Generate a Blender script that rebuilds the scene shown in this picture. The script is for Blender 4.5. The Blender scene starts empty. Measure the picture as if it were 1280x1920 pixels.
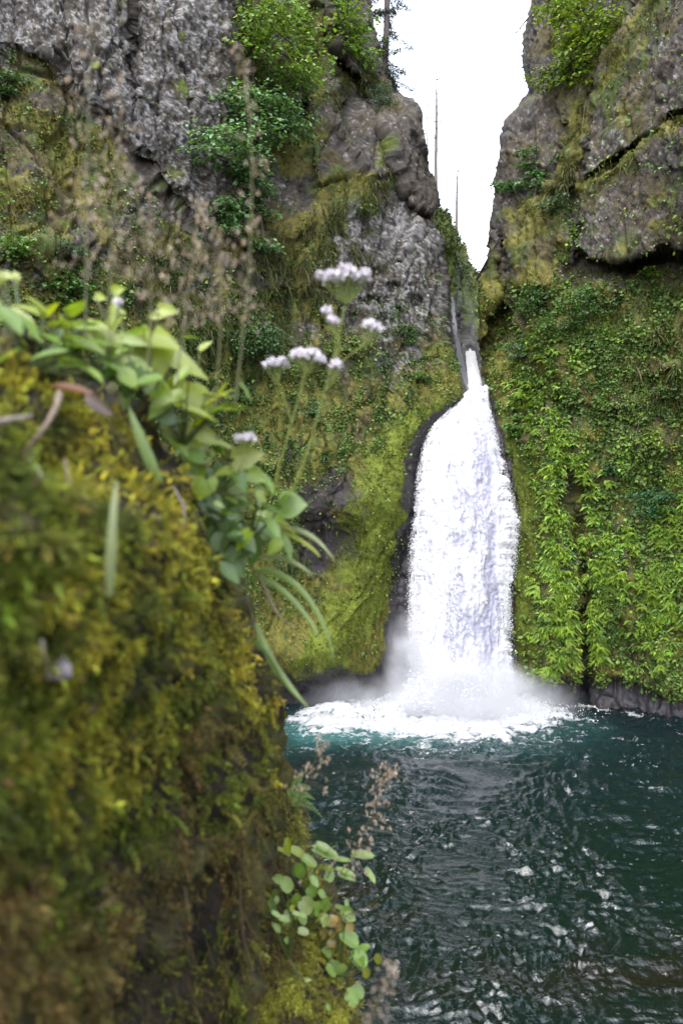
import bpy, math
import numpy as np
from mathutils import Vector

# ------------------------------------------------------------------ camera, sky, sun, exposure
scene = bpy.context.scene
COL = scene.collection
CAM_H = 10.4            # camera height above the pool, metres
FPX = 1280.0            # focal length in photograph pixels (24 mm lens, 24 mm sensor width)

cam_data = bpy.data.cameras.new('camera')
cam = bpy.data.objects.new('camera', cam_data)
COL.objects.link(cam)
cam.location = (0, 0, CAM_H)
cam.rotation_euler = (math.radians(90), 0, 0)
cam_data.sensor_fit = 'HORIZONTAL'
cam_data.sensor_width = 24.0
cam_data.lens = 24.0
cam_data.clip_start = 0.05
cam_data.clip_end = 2000
cam_data.dof.use_dof = True
cam_data.dof.focus_distance = 34.0
cam_data.dof.aperture_fstop = 3.1
scene.camera = cam

SUN_EL, SUN_AZ = math.radians(58), math.radians(200)   # azimuth measured clockwise from +Y (behind the camera, to its right)
world = bpy.data.worlds.new('World')
scene.world = world
world.use_nodes = True
wn, wl = world.node_tree.nodes, world.node_tree.links
wn.clear()
w_sky = wn.new('ShaderNodeTexSky'); w_sky.sky_type = 'NISHITA'; w_sky.sun_disc = False
w_sky.sun_elevation = SUN_EL; w_sky.sun_rotation = SUN_AZ
w_sky.air_density = 1.0; w_sky.dust_density = 2.0; w_sky.ozone_density = 1.0
w_hsv = wn.new('ShaderNodeHueSaturation'); w_hsv.inputs['Saturation'].default_value = 0.36
w_bg = wn.new('ShaderNodeBackground'); w_bg.inputs['Strength'].default_value = 0.15
w_out = wn.new('ShaderNodeOutputWorld')
wl.new(w_sky.outputs[0], w_hsv.inputs['Color']); wl.new(w_hsv.outputs[0], w_bg.inputs['Color']); wl.new(w_bg.outputs[0], w_out.inputs['Surface'])

sun_data = bpy.data.lights.new('sun', 'SUN'); sun_data.energy = 0.6; sun_data.angle = math.radians(60); sun_data.color = (1.0, 0.98, 0.95)
sun = bpy.data.objects.new('sun', sun_data); COL.objects.link(sun)
sd = Vector((math.sin(SUN_AZ) * math.cos(SUN_EL), math.cos(SUN_AZ) * math.cos(SUN_EL), math.sin(SUN_EL)))
sun.rotation_euler = sd.to_track_quat('Z', 'Y').to_euler()
sun.location = (0, -10, 60)

scene.view_settings.view_transform = 'Standard'
scene.view_settings.look = 'None'
scene.view_settings.exposure = 2.7
scene.view_settings.gamma = 1.0
scene.render.engine = 'CYCLES'
scene.cycles.use_denoising = True
scene.cycles.max_bounces = 8
scene.cycles.diffuse_bounces = 3
scene.cycles.glossy_bounces = 3
scene.cycles.transmission_bounces = 4
scene.cycles.volume_bounces = 1
scene.cycles.transparent_max_bounces = 12
scene.cycles.volume_step_rate = 1.0
scene.cycles.sample_clamp_indirect = 6.0

# ------------------------------------------------------------------ helpers
rng = np.random.default_rng(11)

def at(px, py, y):
    """photograph pixel + distance along the view -> world position (arrays or scalars)"""
    return np.stack(np.broadcast_arrays((px - 640.0) / FPX * y, y, CAM_H - (py - 960.0) / FPX * y), -1).astype(float)

def _h(ix, iy, iz, seed):
    h = (ix.astype(np.uint32) * np.uint32(374761393)) ^ (iy.astype(np.uint32) * np.uint32(668265263)) ^ (iz.astype(np.uint32) * np.uint32(2147483647 - 1274126177 + 7)) ^ np.uint32((seed * 2246822519) & 0xffffffff)
    h = (h ^ (h >> np.uint32(13))) * np.uint32(1274126177)
    h = (h ^ (h >> np.uint32(16))) * np.uint32(2246822519)
    h ^= h >> np.uint32(15)
    return (h & np.uint32(0xffffff)).astype(np.float32) / np.float32(0xffffff)

def noise(P, seed=0):
    P = np.asarray(P, np.float32)
    f = np.floor(P); i = f.astype(np.int64); t = P - f
    t = t * t * t * (t * (t * 6 - 15) + 10)
    r = 0
    for dx in (0, 1):
        wx = t[..., 0] if dx else 1 - t[..., 0]
        for dy in (0, 1):
            wy = t[..., 1] if dy else 1 - t[..., 1]
            for dz in (0, 1):
                wz = t[..., 2] if dz else 1 - t[..., 2]
                r = r + wx * wy * wz * _h(i[..., 0] + dx, i[..., 1] + dy, i[..., 2] + dz, seed)
    return r * 2 - 1

ROT = np.array([[0.36, 0.48, -0.8], [-0.8, 0.6, 0.0], [0.48, 0.64, 0.6]], np.float32)
def fbm(P, octv=4, seed=0, gain=0.5, lac=2.03):
    P = np.asarray(P, np.float32); a = 1.0; s = 0; tot = 0
    for k in range(octv):
        s = s + a * noise(P, seed + k * 17); tot += a; a *= gain
        P = (P @ ROT.T) * lac + 3.7
    return s / tot * 1.6

def worley(P, seed=0):
    P = np.asarray(P, np.float32)
    f = np.floor(P); i = f.astype(np.int64); t = P - f
    d1 = np.full(P.shape[:-1], 9.0, np.float32); d2 = d1.copy(); cid = np.zeros_like(d1)
    for dx in (-1, 0, 1):
        for dy in (-1, 0, 1):
            for dz in (-1, 0, 1):
                a, b, c = i[..., 0] + dx, i[..., 1] + dy, i[..., 2] + dz
                hx, hy, hz = _h(a, b, c, seed), _h(a, b, c, seed + 1), _h(a, b, c, seed + 2)
                d = (dx + hx - t[..., 0]) ** 2 + (dy + hy - t[..., 1]) ** 2 + (dz + hz - t[..., 2]) ** 2
                nearer = d < d1
                d2 = np.where(nearer, d1, np.minimum(d2, d)); cid = np.where(nearer, hx, cid); d1 = np.where(nearer, d, d1)
    return np.sqrt(d1), np.sqrt(d2), cid

def facets(P, seed=0):
    """broken rock: every cell is a flat face with its own height and tilt"""
    P = np.asarray(P, np.float32)
    f = np.floor(P); i = f.astype(np.int64); t = P - f
    d1 = np.full(P.shape[:-1], 9.0, np.float32); out = np.zeros_like(d1)
    for dx in (-1, 0, 1):
        for dy in (-1, 0, 1):
            for dz in (-1, 0, 1):
                a, b, c = i[..., 0] + dx, i[..., 1] + dy, i[..., 2] + dz
                hx, hy, hz = _h(a, b, c, seed), _h(a, b, c, seed + 1), _h(a, b, c, seed + 2)
                ox, oy, oz = dx + hx - t[..., 0], dy + hy - t[..., 1], dz + hz - t[..., 2]
                d = ox * ox + oy * oy + oz * oz; nearer = d < d1
                h = (hz - 0.5) + (_h(a, b, c, seed + 3) - 0.5) * ox * 2.2 + (_h(a, b, c, seed + 4) - 0.5) * oz * 2.2
                out = np.where(nearer, h, out); d1 = np.where(nearer, d, d1)
    return out

def sstep(a, b, x):
    t = np.clip((x - a) / (b - a), 0, 1)
    return t * t * (3 - 2 * t)

def pmask(px, py, poly, soft):
    """soft polygon mask, 1 inside, 0 outside"""
    poly = np.asarray(poly, float); n = len(poly)
    inside = np.zeros(px.shape, bool); d2 = np.full(px.shape, 1e12)
    for k in range(n):
        x0, y0 = poly[k]; x1, y1 = poly[(k + 1) % n]
        if y0 != y1:
            c = ((y0 > py) != (y1 > py)) & (px < (x1 - x0) * (py - y0) / (y1 - y0) + x0)
            inside ^= c
        ex, ey = x1 - x0, y1 - y0
        u = np.clip(((px - x0) * ex + (py - y0) * ey) / (ex * ex + ey * ey + 1e-9), 0, 1)
        d2 = np.minimum(d2, (px - x0 - u * ex) ** 2 + (py - y0 - u * ey) ** 2)
    d = np.sqrt(d2) * np.where(inside, 1, -1)
    return sstep(-soft, soft, d)

def line_d(px, py, pts):
    d2 = np.full(np.shape(px), 1e12)
    for (x0, y0), (x1, y1) in zip(pts[:-1], pts[1:]):
        ex, ey = x1 - x0, y1 - y0
        u = np.clip(((px - x0) * ex + (py - y0) * ey) / (ex * ex + ey * ey + 1e-9), 0, 1)
        d2 = np.minimum(d2, (px - x0 - u * ex) ** 2 + (py - y0 - u * ey) ** 2)
    return np.sqrt(d2)

def ell(px, py, cx, cy, rx, ry, rot=0.0):
    c, s = math.cos(rot), math.sin(rot)
    x, y = px - cx, py - cy
    u, v = (x * c + y * s) / rx, (-x * s + y * c) / ry
    return np.exp(-(u * u + v * v))

def tps(ctrl, px, py):
    """thin plate interpolation of (px, py, depth) control points"""
    c = np.array(ctrl, float); n = len(c); S = 300.0
    X = c[:, :2] / S
    def U(r2): return np.where(r2 > 0, r2 * np.log(np.maximum(r2, 1e-12)), 0)
    K = U(((X[:, None] - X[None]) ** 2).sum(-1)) + np.eye(n) * 0.02
    A = np.zeros((n + 3, n + 3)); A[:n, :n] = K; A[:n, n] = 1; A[:n, n + 1:] = X; A[n, :n] = 1; A[n + 1:, :n] = X.T
    w = np.linalg.solve(A, np.r_[c[:, 2], 0, 0, 0])
    x, y = px / S, py / S
    r = w[n] + w[n + 1] * x + w[n + 2] * y
    for k in range(n):
        r = r + w[k] * U((x - X[k, 0]) ** 2 + (y - X[k, 1]) ** 2)
    return r

def unit(v):
    return v / np.maximum(np.linalg.norm(v, axis=-1, keepdims=True), 1e-9)

def new_mesh(name, V, F, col=None, smooth=False, extra=None):
    """V (n,3); F (m,k) array, or list of such arrays with different k; col (n,3) linear colours"""
    me = bpy.data.meshes.new(name)
    Fs = F if isinstance(F, list) else [F]
    Fs = [np.asarray(f, np.int32) for f in Fs if len(f)]
    V = np.asarray(V, np.float32)
    me.vertices.add(len(V)); me.vertices.foreach_set('co', V.ravel())
    loops = np.concatenate([f.ravel() for f in Fs])
    tot = np.concatenate([np.full(len(f), f.shape[1], np.int32) for f in Fs])
    start = np.concatenate([[0], np.cumsum(tot)[:-1]]).astype(np.int32)
    me.loops.add(len(loops)); me.loops.foreach_set('vertex_index', loops)
    me.polygons.add(len(tot)); me.polygons.foreach_set('loop_start', start)
    me.polygons.foreach_set('use_smooth', np.full(len(tot), bool(smooth)))
    me.update(calc_edges=True)
    if col is not None:
        a = me.color_attributes.new('Col', 'FLOAT_COLOR', 'POINT')
        c4 = np.ones((len(V), 4), np.float32); c4[:, :3] = col
        a.data.foreach_set('color', c4.ravel())
    for k, v in (extra or {}).items():
        a = me.attributes.new(k, 'FLOAT', 'POINT'); a.data.foreach_set('value', np.asarray(v, np.float32).ravel())
    return me

def link(name, me, mat=None, parent=None, label=None, cat=None, group=None, kind=None):
    o = bpy.data.objects.new(name, me); COL.objects.link(o)
    if mat is not None and not me.materials: me.materials.append(mat)
    if parent is not None: o.parent = parent
    if label: o['label'] = label
    if cat: o['category'] = cat
    if group: o['group'] = group
    if kind: o['kind'] = kind
    return o

def thing(name, loc, label, cat, group=None):
    o = bpy.data.objects.new(name, None); COL.objects.link(o); o.location = [float(v) for v in loc]; o.empty_display_size = 0.1
    o['label'] = label; o['category'] = cat
    if group: o['group'] = group
    return o

class Soup:
    """collects faces for one mesh"""
    def __init__(s): s.V = []; s.F = []; s.C = []; s.n = 0
    def add(s, V, F, C):
        V = np.asarray(V, float).reshape(-1, 3)
        s.V.append(V); s.F.append(np.asarray(F, np.int64) + s.n); s.n += len(V)
        C = np.asarray(C, float); s.C.append(np.broadcast_to(C, (len(V), 3)) if C.ndim == 1 else C)
    def mesh(s, name, smooth=False, origin=None):
        V = np.concatenate(s.V)
        if origin is not None: V = V - np.asarray(origin, float)
        by = {}
        for f in s.F: by.setdefault(f.shape[1], []).append(f)
        return new_mesh(name, V, [np.concatenate(v) for v in by.values()], np.concatenate(s.C), smooth)

def cards(P, N, U, w, l, C, fold=0.25, droop=0.0, jit=0.0, base=0.0):
    """folded kite leaves: base at P, growing along U, facing N. returns V,F,C"""
    P = np.asarray(P, float); n = len(P)
    U = unit(np.asarray(U, float)); N = np.asarray(N, float); R = unit(np.cross(U, N)); N = np.cross(R, U)
    w = np.broadcast_to(np.asarray(w, float), (n,))[:, None]; l = np.broadcast_to(np.asarray(l, float), (n,))[:, None]
    m = 0.45
    b = P + U * l * base
    a = P + U * l * m + R * w * 0.5 + N * w * fold
    c = P + U * l * m - R * w * 0.5 + N * w * fold
    t = P + U * l - N * l * droop
    V = np.stack([b, a, t, c], 1).reshape(-1, 3)
    if jit: V = V + rng.normal(0, jit, V.shape)
    F = np.arange(n * 4).reshape(n, 4)
    C = np.repeat(np.broadcast_to(np.asarray(C, float), (n, 3)), 4, 0)
    return V, F, C

def blades(P, D, S, l, w, C, bend=0.6, seg=4, G=(0, 0, -1)):
    """curved tapering grass blades from P towards D, flat side S, bending along G"""
    P = np.asarray(P, float); n = len(P); D = unit(np.asarray(D, float)); S = unit(np.cross(D, np.asarray(S, float)))
    l = np.broadcast_to(np.asarray(l, float), (n,))[:, None]; w = np.broadcast_to(np.asarray(w, float), (n,))[:, None]
    bend = np.broadcast_to(np.asarray(bend, float), (n,))[:, None]; G = np.asarray(G, float)
    rows = []
    for k in range(seg + 1):
        t = k / seg
        c = P + D * l * t + G * l * bend * t * t
        ww = w * 0.5 * (1 - t ** 2.2) * (0.55 + 0.45 * min(1, t * 3))
        rows.append(c - S * ww); rows.append(c + S * ww)
    V = np.stack(rows, 1)
    m = V.shape[1]; V = V.reshape(-1, 3)
    q = np.array([[2 * k, 2 * k + 1, 2 * k + 3, 2 * k + 2] for k in range(seg)])
    F = (np.arange(n)[:, None, None] * m + q[None]).reshape(-1, 4)
    C = np.repeat(np.broadcast_to(np.asarray(C, float), (n, 3)), m, 0)
    return V, F, C

def tube(pts, rad, C, sides=6):
    """tapered tube along points"""
    pts = np.asarray(pts, float); n = len(pts); rad = np.broadcast_to(np.asarray(rad, float), (n,))
    T = unit(np.gradient(pts, axis=0)); ref = np.where(np.abs(T[:, :1]) < 0.8, np.array([[1.0, 0, 0]]), np.array([[0, 1.0, 0]]))
    A = unit(np.cross(T, ref)); B = np.cross(T, A)
    ang = np.linspace(0, 2 * np.pi, sides, endpoint=False)
    V = pts[:, None] + rad[:, None, None] * (np.cos(ang)[None, :, None] * A[:, None] + np.sin(ang)[None, :, None] * B[:, None])
    F = []
    for k in range(n - 1):
        for j in range(sides):
            F.append([k * sides + j, k * sides + (j + 1) % sides, (k + 1) * sides + (j + 1) % sides, (k + 1) * sides + j])
    return V.reshape(-1, 3), np.array(F), np.asarray(C, float)

def wiggle(p0, p1, n=8, amp=0.05, sag=0.0):
    p0 = np.asarray(p0, float); p1 = np.asarray(p1, float); t = np.linspace(0, 1, n)[:, None]
    L = np.linalg.norm(p1 - p0)
    w = np.cumsum(rng.normal(0, amp * L / math.sqrt(n), (n, 3)), 0); w = w - w[0] - (w[-1] - w[0]) * t
    return p0 + (p1 - p0) * t + w + np.array([0, 0, -1.0]) * sag * L * (4 * t * (1 - t))

def tint(n, base, var=0.25, hue=0.08):
    """n colours around base with brightness and warm/cool variation"""
    base = np.asarray(base, float)
    b = np.exp(rng.normal(0, var, (n, 1))); h = rng.normal(0, hue, (n, 1))
    c = base * b * np.concatenate([1 + h * 1.6, 1 + h * 0.3, 1 - h], 1)
    return np.clip(c, 0.002, 0.9)

# ------------------------------------------------------------------ materials
def mat_new(name):
    m = bpy.data.materials.new(name); m.use_nodes = True
    nt = m.node_tree; b = nt.nodes['Principled BSDF']
    return m, nt, b

def nmap(nt, src, a, b, c, d):
    n = nt.nodes.new('ShaderNodeMapRange'); n.inputs[1].default_value = a; n.inputs[2].default_value = b; n.inputs[3].default_value = c; n.inputs[4].default_value = d
    nt.links.new(src, n.inputs[0]); return n.outputs[0]

def attr_mat(name, rough=0.85, spec=0.3, trans=0.0, noise_scale=None, noise_amt=0.3, bump=0.0, bump_scale=20.0, wet=False, gain=0.5):
    """base colour from the 'Col' attribute, modulated by noise; optional translucency and bump; optional wetness attribute"""
    m, nt, b = mat_new(name)
    at_ = nt.nodes.new('ShaderNodeVertexColor'); at_.layer_name = 'Col'
    sc_ = nt.nodes.new('ShaderNodeVectorMath'); sc_.operation = 'SCALE'; sc_.inputs['Scale'].default_value = gain; nt.links.new(at_.outputs['Color'], sc_.inputs[0]); col = sc_.outputs[0]
    tc = nt.nodes.new('ShaderNodeTexCoord')
    if noise_scale:
        nz = nt.nodes.new('ShaderNodeTexNoise'); nz.inputs['Scale'].default_value = noise_scale; nz.inputs['Detail'].default_value = 6; nz.inputs['Roughness'].default_value = 0.7
        nt.links.new(tc.outputs['Object'], nz.inputs['Vector'])
        v = nmap(nt, nz.outputs['Fac'], 0.3, 0.7, 1 - noise_amt, 1 + noise_amt)
        mx = nt.nodes.new('ShaderNodeVectorMath'); mx.operation = 'SCALE'
        nt.links.new(col, mx.inputs[0]); nt.links.new(v, mx.inputs['Scale']); col = mx.outputs[0]
    nt.links.new(col, b.inputs['Base Color'])
    b.inputs['Roughness'].default_value = rough
    b.inputs['Specular IOR Level'].default_value = spec
    if wet:
        wa = nt.nodes.new('ShaderNodeAttribute'); wa.attribute_name = 'wet'
        nt.links.new(nmap(nt, wa.outputs['Fac'], 0, 1, rough, 0.38), b.inputs['Roughness'])
    if bump:
        nb = nt.nodes.new('ShaderNodeTexNoise'); nb.inputs['Scale'].default_value = bump_scale; nb.inputs['Detail'].default_value = 5; nb.inputs['Roughness'].default_value = 0.65
        nt.links.new(tc.outputs['Object'], nb.inputs['Vector'])
        bp = nt.nodes.new('ShaderNodeBump'); bp.inputs['Strength'].default_value = bump; bp.inputs['Distance'].default_value = 0.05
        nt.links.new(nb.outputs['Fac'], bp.inputs['Height']); nt.links.new(bp.outputs[0], b.inputs['Normal'])
    if trans:
        out = nt.nodes['Material Output']; tr = nt.nodes.new('ShaderNodeBsdfTranslucent'); mix = nt.nodes.new('ShaderNodeMixShader')
        g = nt.nodes.new('ShaderNodeVectorMath'); g.operation = 'MULTIPLY'; g.inputs[1].default_value = (1.25, 1.2, 0.55)
        nt.links.new(col, g.inputs[0]); nt.links.new(g.outputs[0], tr.inputs['Color'])
        mix.inputs[0].default_value = trans
        nt.links.new(b.outputs[0], mix.inputs[1]); nt.links.new(tr.outputs[0], mix.inputs[2]); nt.links.new(mix.outputs[0], out.inputs['Surface'])
    return m

M_ROCK = attr_mat('cliff_rock', 0.85, 0.25, 0, 22.0, 0.6, 0.55, 22.0, wet=True)
M_LEAF = attr_mat('leaf', 0.5, 0.35, 0.35)
M_COVER = attr_mat('ground_cover_leaf', 0.6, 0.3, 0.25)
M_MOSS = attr_mat('moss', 0.8, 0.15, 0.3)
M_BARK = attr_mat('bark', 0.9, 0.2, 0, 20.0, 0.4, 0.5, 30.0)
M_FORE = attr_mat('glossy_leaf', 0.36, 0.7, 0.45, 60.0, 0.12, 0.15, 150.0)
M_GRASS = attr_mat('grass_blade', 0.45, 0.4, 0.35)
M_TWIG = attr_mat('dry_twig', 0.85, 0.2, 0, 120.0, 0.3)
M_PETAL = attr_mat('petal', 0.7, 0.2, 0, gain=0.62)
M_SEED = attr_mat('dry_seed_head', 0.8, 0.2, 0.4)
M_CORE = attr_mat('boulder_rock', 0.9, 0.2, 0, 40.0, 0.4, 0.8, 40.0)
# ------------------------------------------------------------------ cliffs
STEP = 2.95
def grid_faces(R, C, flip=False):
    i = np.arange(R * C).reshape(R, C)
    f = np.stack([i[:-1, :-1], i[1:, :-1], i[1:, 1:], i[:-1, 1:]], -1).reshape(-1, 4)
    return f[:, ::-1] if flip else f

def grid_normals(P):
    du = np.gradient(P, axis=1); dv = np.gradient(P, axis=0)
    n = unit(np.cross(du, dv))
    view = P - np.array([0, 0, CAM_H])
    s = np.sign((n * view).sum(-1, keepdims=True))
    return n * -np.where(s == 0, 1, s)

class Wall:
    """a rock face: photograph-pixel grid with true depths, rounded and carried backwards past its silhouette"""
    def __init__(s, pys, edge, far, side, ncol, wrap=13, round_w=45.0, round_r=1.6, far_ext=(), back_k=1.0):
        s.side = side
        e = edge(pys)[:, None]; t = np.linspace(0, 1, ncol)[None]
        main = far + (e - far) * t                      # far side -> silhouette
        ext = np.array(far_ext, float)[None] + 0 * e
        k = np.arange(1, wrap + 1)[None]
        back = e - side * 0.6 * k
        s.px = np.concatenate([ext, main, back], 1); s.py = pys[:, None] + 0 * s.px
        d = np.concatenate([(e - ext) * side, (e - main) * side, 0 * back], 1)   # distance from silhouette
        u = np.clip(1 - d / round_w, 0, 1)
        s.add = round_r * (1 - np.sqrt(np.maximum(1 - u * u, 0)))
        s.add[:, -wrap:] += (k * 0.28 + 0.02 * k * k) * back_k
        s.edge_d = d; s.wrap = wrap
    def displace(s, D, amp):
        P = at(s.px, s.py, D + s.add)
        N = grid_normals(P)
        s.P = P + N * amp(P)[..., None]
        s.N = grid_normals(s.P)
    def idx(s, px, py):
        r = int(np.clip(np.searchsorted(s.py[:, 0], py), 0, len(s.py) - 1))
        row = s.px[r, :s.px.shape[1] - s.wrap]
        return r, int(np.argmin(np.abs(row - px)))
    def pos(s, px, py):
        r, c = s.idx(px, py); return s.P[r, c].copy(), s.N[r, c].copy()
    def scatter(s, n, dens):
        """n random surface points weighted by density map (same grid) * facing pixel area"""
        w = np.clip(dens, 0, None)[:-1, :-1] * np.abs(np.diff(s.px, axis=1))[:-1] 
        w[:, -s.wrap:] *= 0.4
        cdf = np.cumsum(w.ravel()); k = np.searchsorted(cdf, rng.random(n) * cdf[-1])
        k = np.minimum(k, w.size - 1)
        r, c = np.divmod(k, w.shape[1]); u, v = rng.random((2, n, 1))
        P = s.P; p = (P[r, c] * (1 - u) + P[r, c + 1] * u) * (1 - v) + (P[r + 1, c] * (1 - u) + P[r + 1, c + 1] * u) * v
        return p, s.N[r, c], s.px[r, c], s.py[r, c], (r, c)

def rock_amp(smooth, a_big=0.5, a_block=0.30, a_fine=0.10):
    def f(P):
        Q = P.reshape(-1, 3); sh = P.shape[:-1]
        warp = np.stack([fbm(Q * 0.5, 2, 40 + k) for k in range(3)], -1) * 0.5
        big = fbm(Q * np.array([0.28, 0.28, 0.2]), 3, 5) * a_big
        block = facets((Q + warp * 0.5) * np.array([0.50, 0.50, 0.24]), 9) * a_block * 1.3
        block2 = facets((Q + warp * 0.3) * np.array([1.7, 1.7, 0.9]), 19) * a_block * 0.38
        fine = fbm(Q * 4.0, 3, 33, 0.65) * a_fine * 0.7 + facets(Q * np.array([4.2, 4.2, 3.0]), 29) * a_block * 0.18 + facets(Q * np.array([1.7, 1.7, 0.9]), 49) * a_block * 0.12
        f1, f2, _c = worley((Q + warp * 0.4) * np.array([0.62, 0.62, 0.17]), 59)
        crk = -0.26 * np.exp(-((f2 - f1) / 0.040) ** 2)
        sm = np.asarray(smooth).reshape(-1)
        return (big + (crk + block + block2 - 0.05).reshape(-1) * (1 - 0.75 * sm) + fine.reshape(-1) * (1 - 0.30 * sm)).reshape(sh)
    return f

def rock_colour(P, lichen, brown=0.5):
    """bare rock: dark basalt with pale lichen specks"""
    Q = P.reshape(-1, 3)
    n1 = fbm(Q * 0.7, 3, 71); n2 = fbm(Q * 3.2, 4, 72, 0.65); n3 = fbm(Q * 6.0, 3, 73, 0.9); n4 = fbm(Q * np.array([1.6, 1.6, 0.35]), 3, 74, 0.6)
    dark = np.array([0.040, 0.036, 0.034]); mid = np.array([0.138, 0.122, 0.110]); pale = np.array([0.33, 0.32, 0.325]); br = np.array([0.125, 0.09, 0.055])
    t = np.clip(0.5 + 0.45 * n2 + 0.35 * n3, 0, 1)[:, None]
    c = dark * (1 - t) + mid * t
    b = np.clip(brown * (0.5 + 0.9 * n1 + 0.5 * n2), 0, 1)[:, None] * 0.6
    c = c * (1 - b) + br * b
    L = sstep(0.12, 0.42, n3 * 0.9 + n2 * 0.5 + (lichen.reshape(-1) - 0.72) * 1.3 + n4 * 0.3)[:, None] * 0.85
    c = c * (1 - L) + pale * L
    c = c * np.exp(rng.normal(0, 0.24, (len(c), 1)))
    return c

def mixc(c, k, m):
    m = np.clip(m, 0, 1).reshape(-1, 1); return c * (1 - m) + np.asarray(k) * m

def patchy(P, w, scale, seed, sharp=0.25, stretch=1.0):
    """noise-broken coverage with average following w"""
    Q = P.reshape(-1, 3) * np.array([1, 1, stretch])
    n = fbm(Q * scale, 4, seed, 0.62)
    return sstep(-sharp, sharp, n + (np.asarray(w).reshape(-1) - 0.5) * 1.7)

YEL = np.array([0.215, 0.195, 0.032]); LIME = np.array([0.168, 0.220, 0.020]); GRN = np.array([0.080, 0.125, 0.025]); OCH = np.array([0.115, 0.096, 0.036]); WET = np.array([0.042, 0.038, 0.044]); OLIVE = np.array([0.095, 0.135, 0.026])

# --- left cliff
def mk_edge(pts):
    p = np.array(pts, float); return lambda y: np.interp(y, p[:, 0], p[:, 1])
edge_left = mk_edge([(-420, 660), (-60, 676), (0, 690), (60, 702), (110, 716), (140, 722), (165, 734), (184, 742), (187, 764), (196, 780), (212, 789), (250, 791), (310, 801), (350, 819), (380, 823), (395, 815), (408, 804), (425, 814), (455, 826), (520, 834), (600, 834), (640, 840), (680, 848), (712, 860), (735, 866), (760, 851), (800, 822), (850, 800), (900, 795), (1440, 795)])
pys = np.concatenate([np.arange(-420, -24, 12.0), np.arange(-24, 1400, STEP), [1416, 1432]])
WL = Wall(pys, edge_left, -260, 1, 410, far_ext=(-1500, -1150, -900, -700, -560, -460, -380, -320, -285), round_w=38, round_r=1.3)
px, py = WL.px, WL.py
D = tps([(-1500, -420, 9), (-1500, 600, 8), (-1500, 1430, 9), (-260, -400, 25), (-260, 500, 21.5), (-260, 1400, 23), (0, 0, 28), (0, 300, 27.6), (0, 600, 26.2), (0, 1000, 26.4), (0, 1400, 28), (300, 0, 31), (300, 300, 31), (400, 0, 33), (500, -200, 36), (420, 500, 33), (600, 0, 38.5), (560, 180, 37), (690, 0, 44), (720, 140, 42.5), (780, 230, 41), (800, 330, 41.2), (650, 300, 38.5), (830, 450, 40.6), (850, 620, 40.6), (866, 715, 40.2), (720, 560, 38.4), (700, 700, 37.8), (600, 600, 36.4), (480, 620, 34.2), (400, 700, 32.8), (200, 600, 29), (300, 1000, 30.5), (500, 1000, 34), (640, 1000, 35.4), (690, 930, 35.6), (760, 800, 38.0), (850, 760, 39.6), (790, 900, 38.6), (755, 1050, 37.9), (780, 1250, 37.6), (650, 1200, 35.9), (560, 1150, 35.1), (600, 1440, 36.6), (780, 1440, 37.6), (400, 1430, 33.5)], px, py)
wx = px + 9 * noise(np.stack([px / 30, py / 30, 0 * px], -1), 3) ; wy = py + 9 * noise(np.stack([px / 30, py / 30, 0 * px + 9], -1), 4)
slab_poly = [(-600, -500), (425, -500), (445, 60), (440, 250), (425, 430), (392, 440), (280, 320), (150, 170), (60, 95), (-600, 40)]
slab = pmask(wx, wy, slab_poly, 16)
D = D - 0.35 * slab
D = D + 0.7 * np.exp(-((wx - 250 + (py - 90) * 0.01) / 6) ** 2) * sstep(240, 120, py)              # vertical crack
D = D + 0.25 * np.exp(-(line_d(wx, wy, [(90, 60), (150, 170), (280, 320), (400, 445)]) / 8) ** 2)
D = D - 1.1 * pmask(wx, wy, [(596, -500), (650, -500), (690, 40), (712, 130), (690, 160), (640, 110), (610, 40)], 6)
D = D - 0.8 * pmask(wx, wy, [(735, 180), (800, 180), (830, 400), (815, 410), (770, 380), (735, 300), (712, 240)], 10)
D = D - 0.6 * pmask(wx, wy, [(575, 180), (640, 150), (645, 330), (600, 350), (585, 280)], 8)
D = D + 0.8 * np.exp(-(line_d(wx, wy, [(820, 410), (770, 470), (700, 520), (640, 540)]) / 9) ** 2) * 0.6
D = D + 0.55 * (ell(wx, wy, 735, 545, 22, 9) + ell(wx, wy, 700, 562, 16, 8) + ell(wx, wy, 780, 570, 14, 16) + ell(wx, wy, 660, 590, 16, 10))   # hollows in the bare rock
D = D - 0.5 * pmask(wx, wy, [(470, 450), (560, 470), (650, 440), (690, 470), (620, 540), (520, 560)], 22)
for (cx, cy, rx, ry, h) in [(480, 620, 60, 50, 0.7), (560, 690, 40, 60, .6), (330, 640, 60, 40, .6), (120, 460, 70, 40, .7), (60, 330, 60, 80, .6), (420, 760, 60, 40, .7), (610, 830, 70, 50, .5), (540, 850, 40, 40, .4)]:
    D = D - h * ell(wx, wy, cx, cy, rx, ry)
# smooth mossy rib left of the falls, with its slanting joint, and the cave behind the pool
rib = [(868, 732), (820, 775), (760, 850), (715, 950), (690, 1060), (640, 1190), (600, 1270)]
D = D - 0.9 * np.exp(-(line_d(px, py, rib) / 55) ** 2)
joint = line_d(wx, wy, [(790, 905), (745, 985), (690, 1110), (640, 1165), (600, 1200)])
D = D + 0.25 * np.exp(-(joint / 3.2) ** 2)
D = D + 0.9 * sstep(-10, 14, (px - (640 + (1165 - py) * 0.75)) * -1) * sstep(0, 60, 700 - px) * sstep(960, 1010, py) * sstep(1240, 1150, py)
cave = sstep(1212, 1292, wy + (px - 640) * 0.06) * sstep(470, 560, px) 
D = D + 1.0 * cave
darkpatch = pmask(wx, wy, [(560, 905), (640, 880), (700, 930), (668, 1040), (650, 1120), (600, 1130), (560, 1040)], 22)
ribm = np.exp(-(line_d(px, py, rib) / 62) ** 4)
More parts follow.
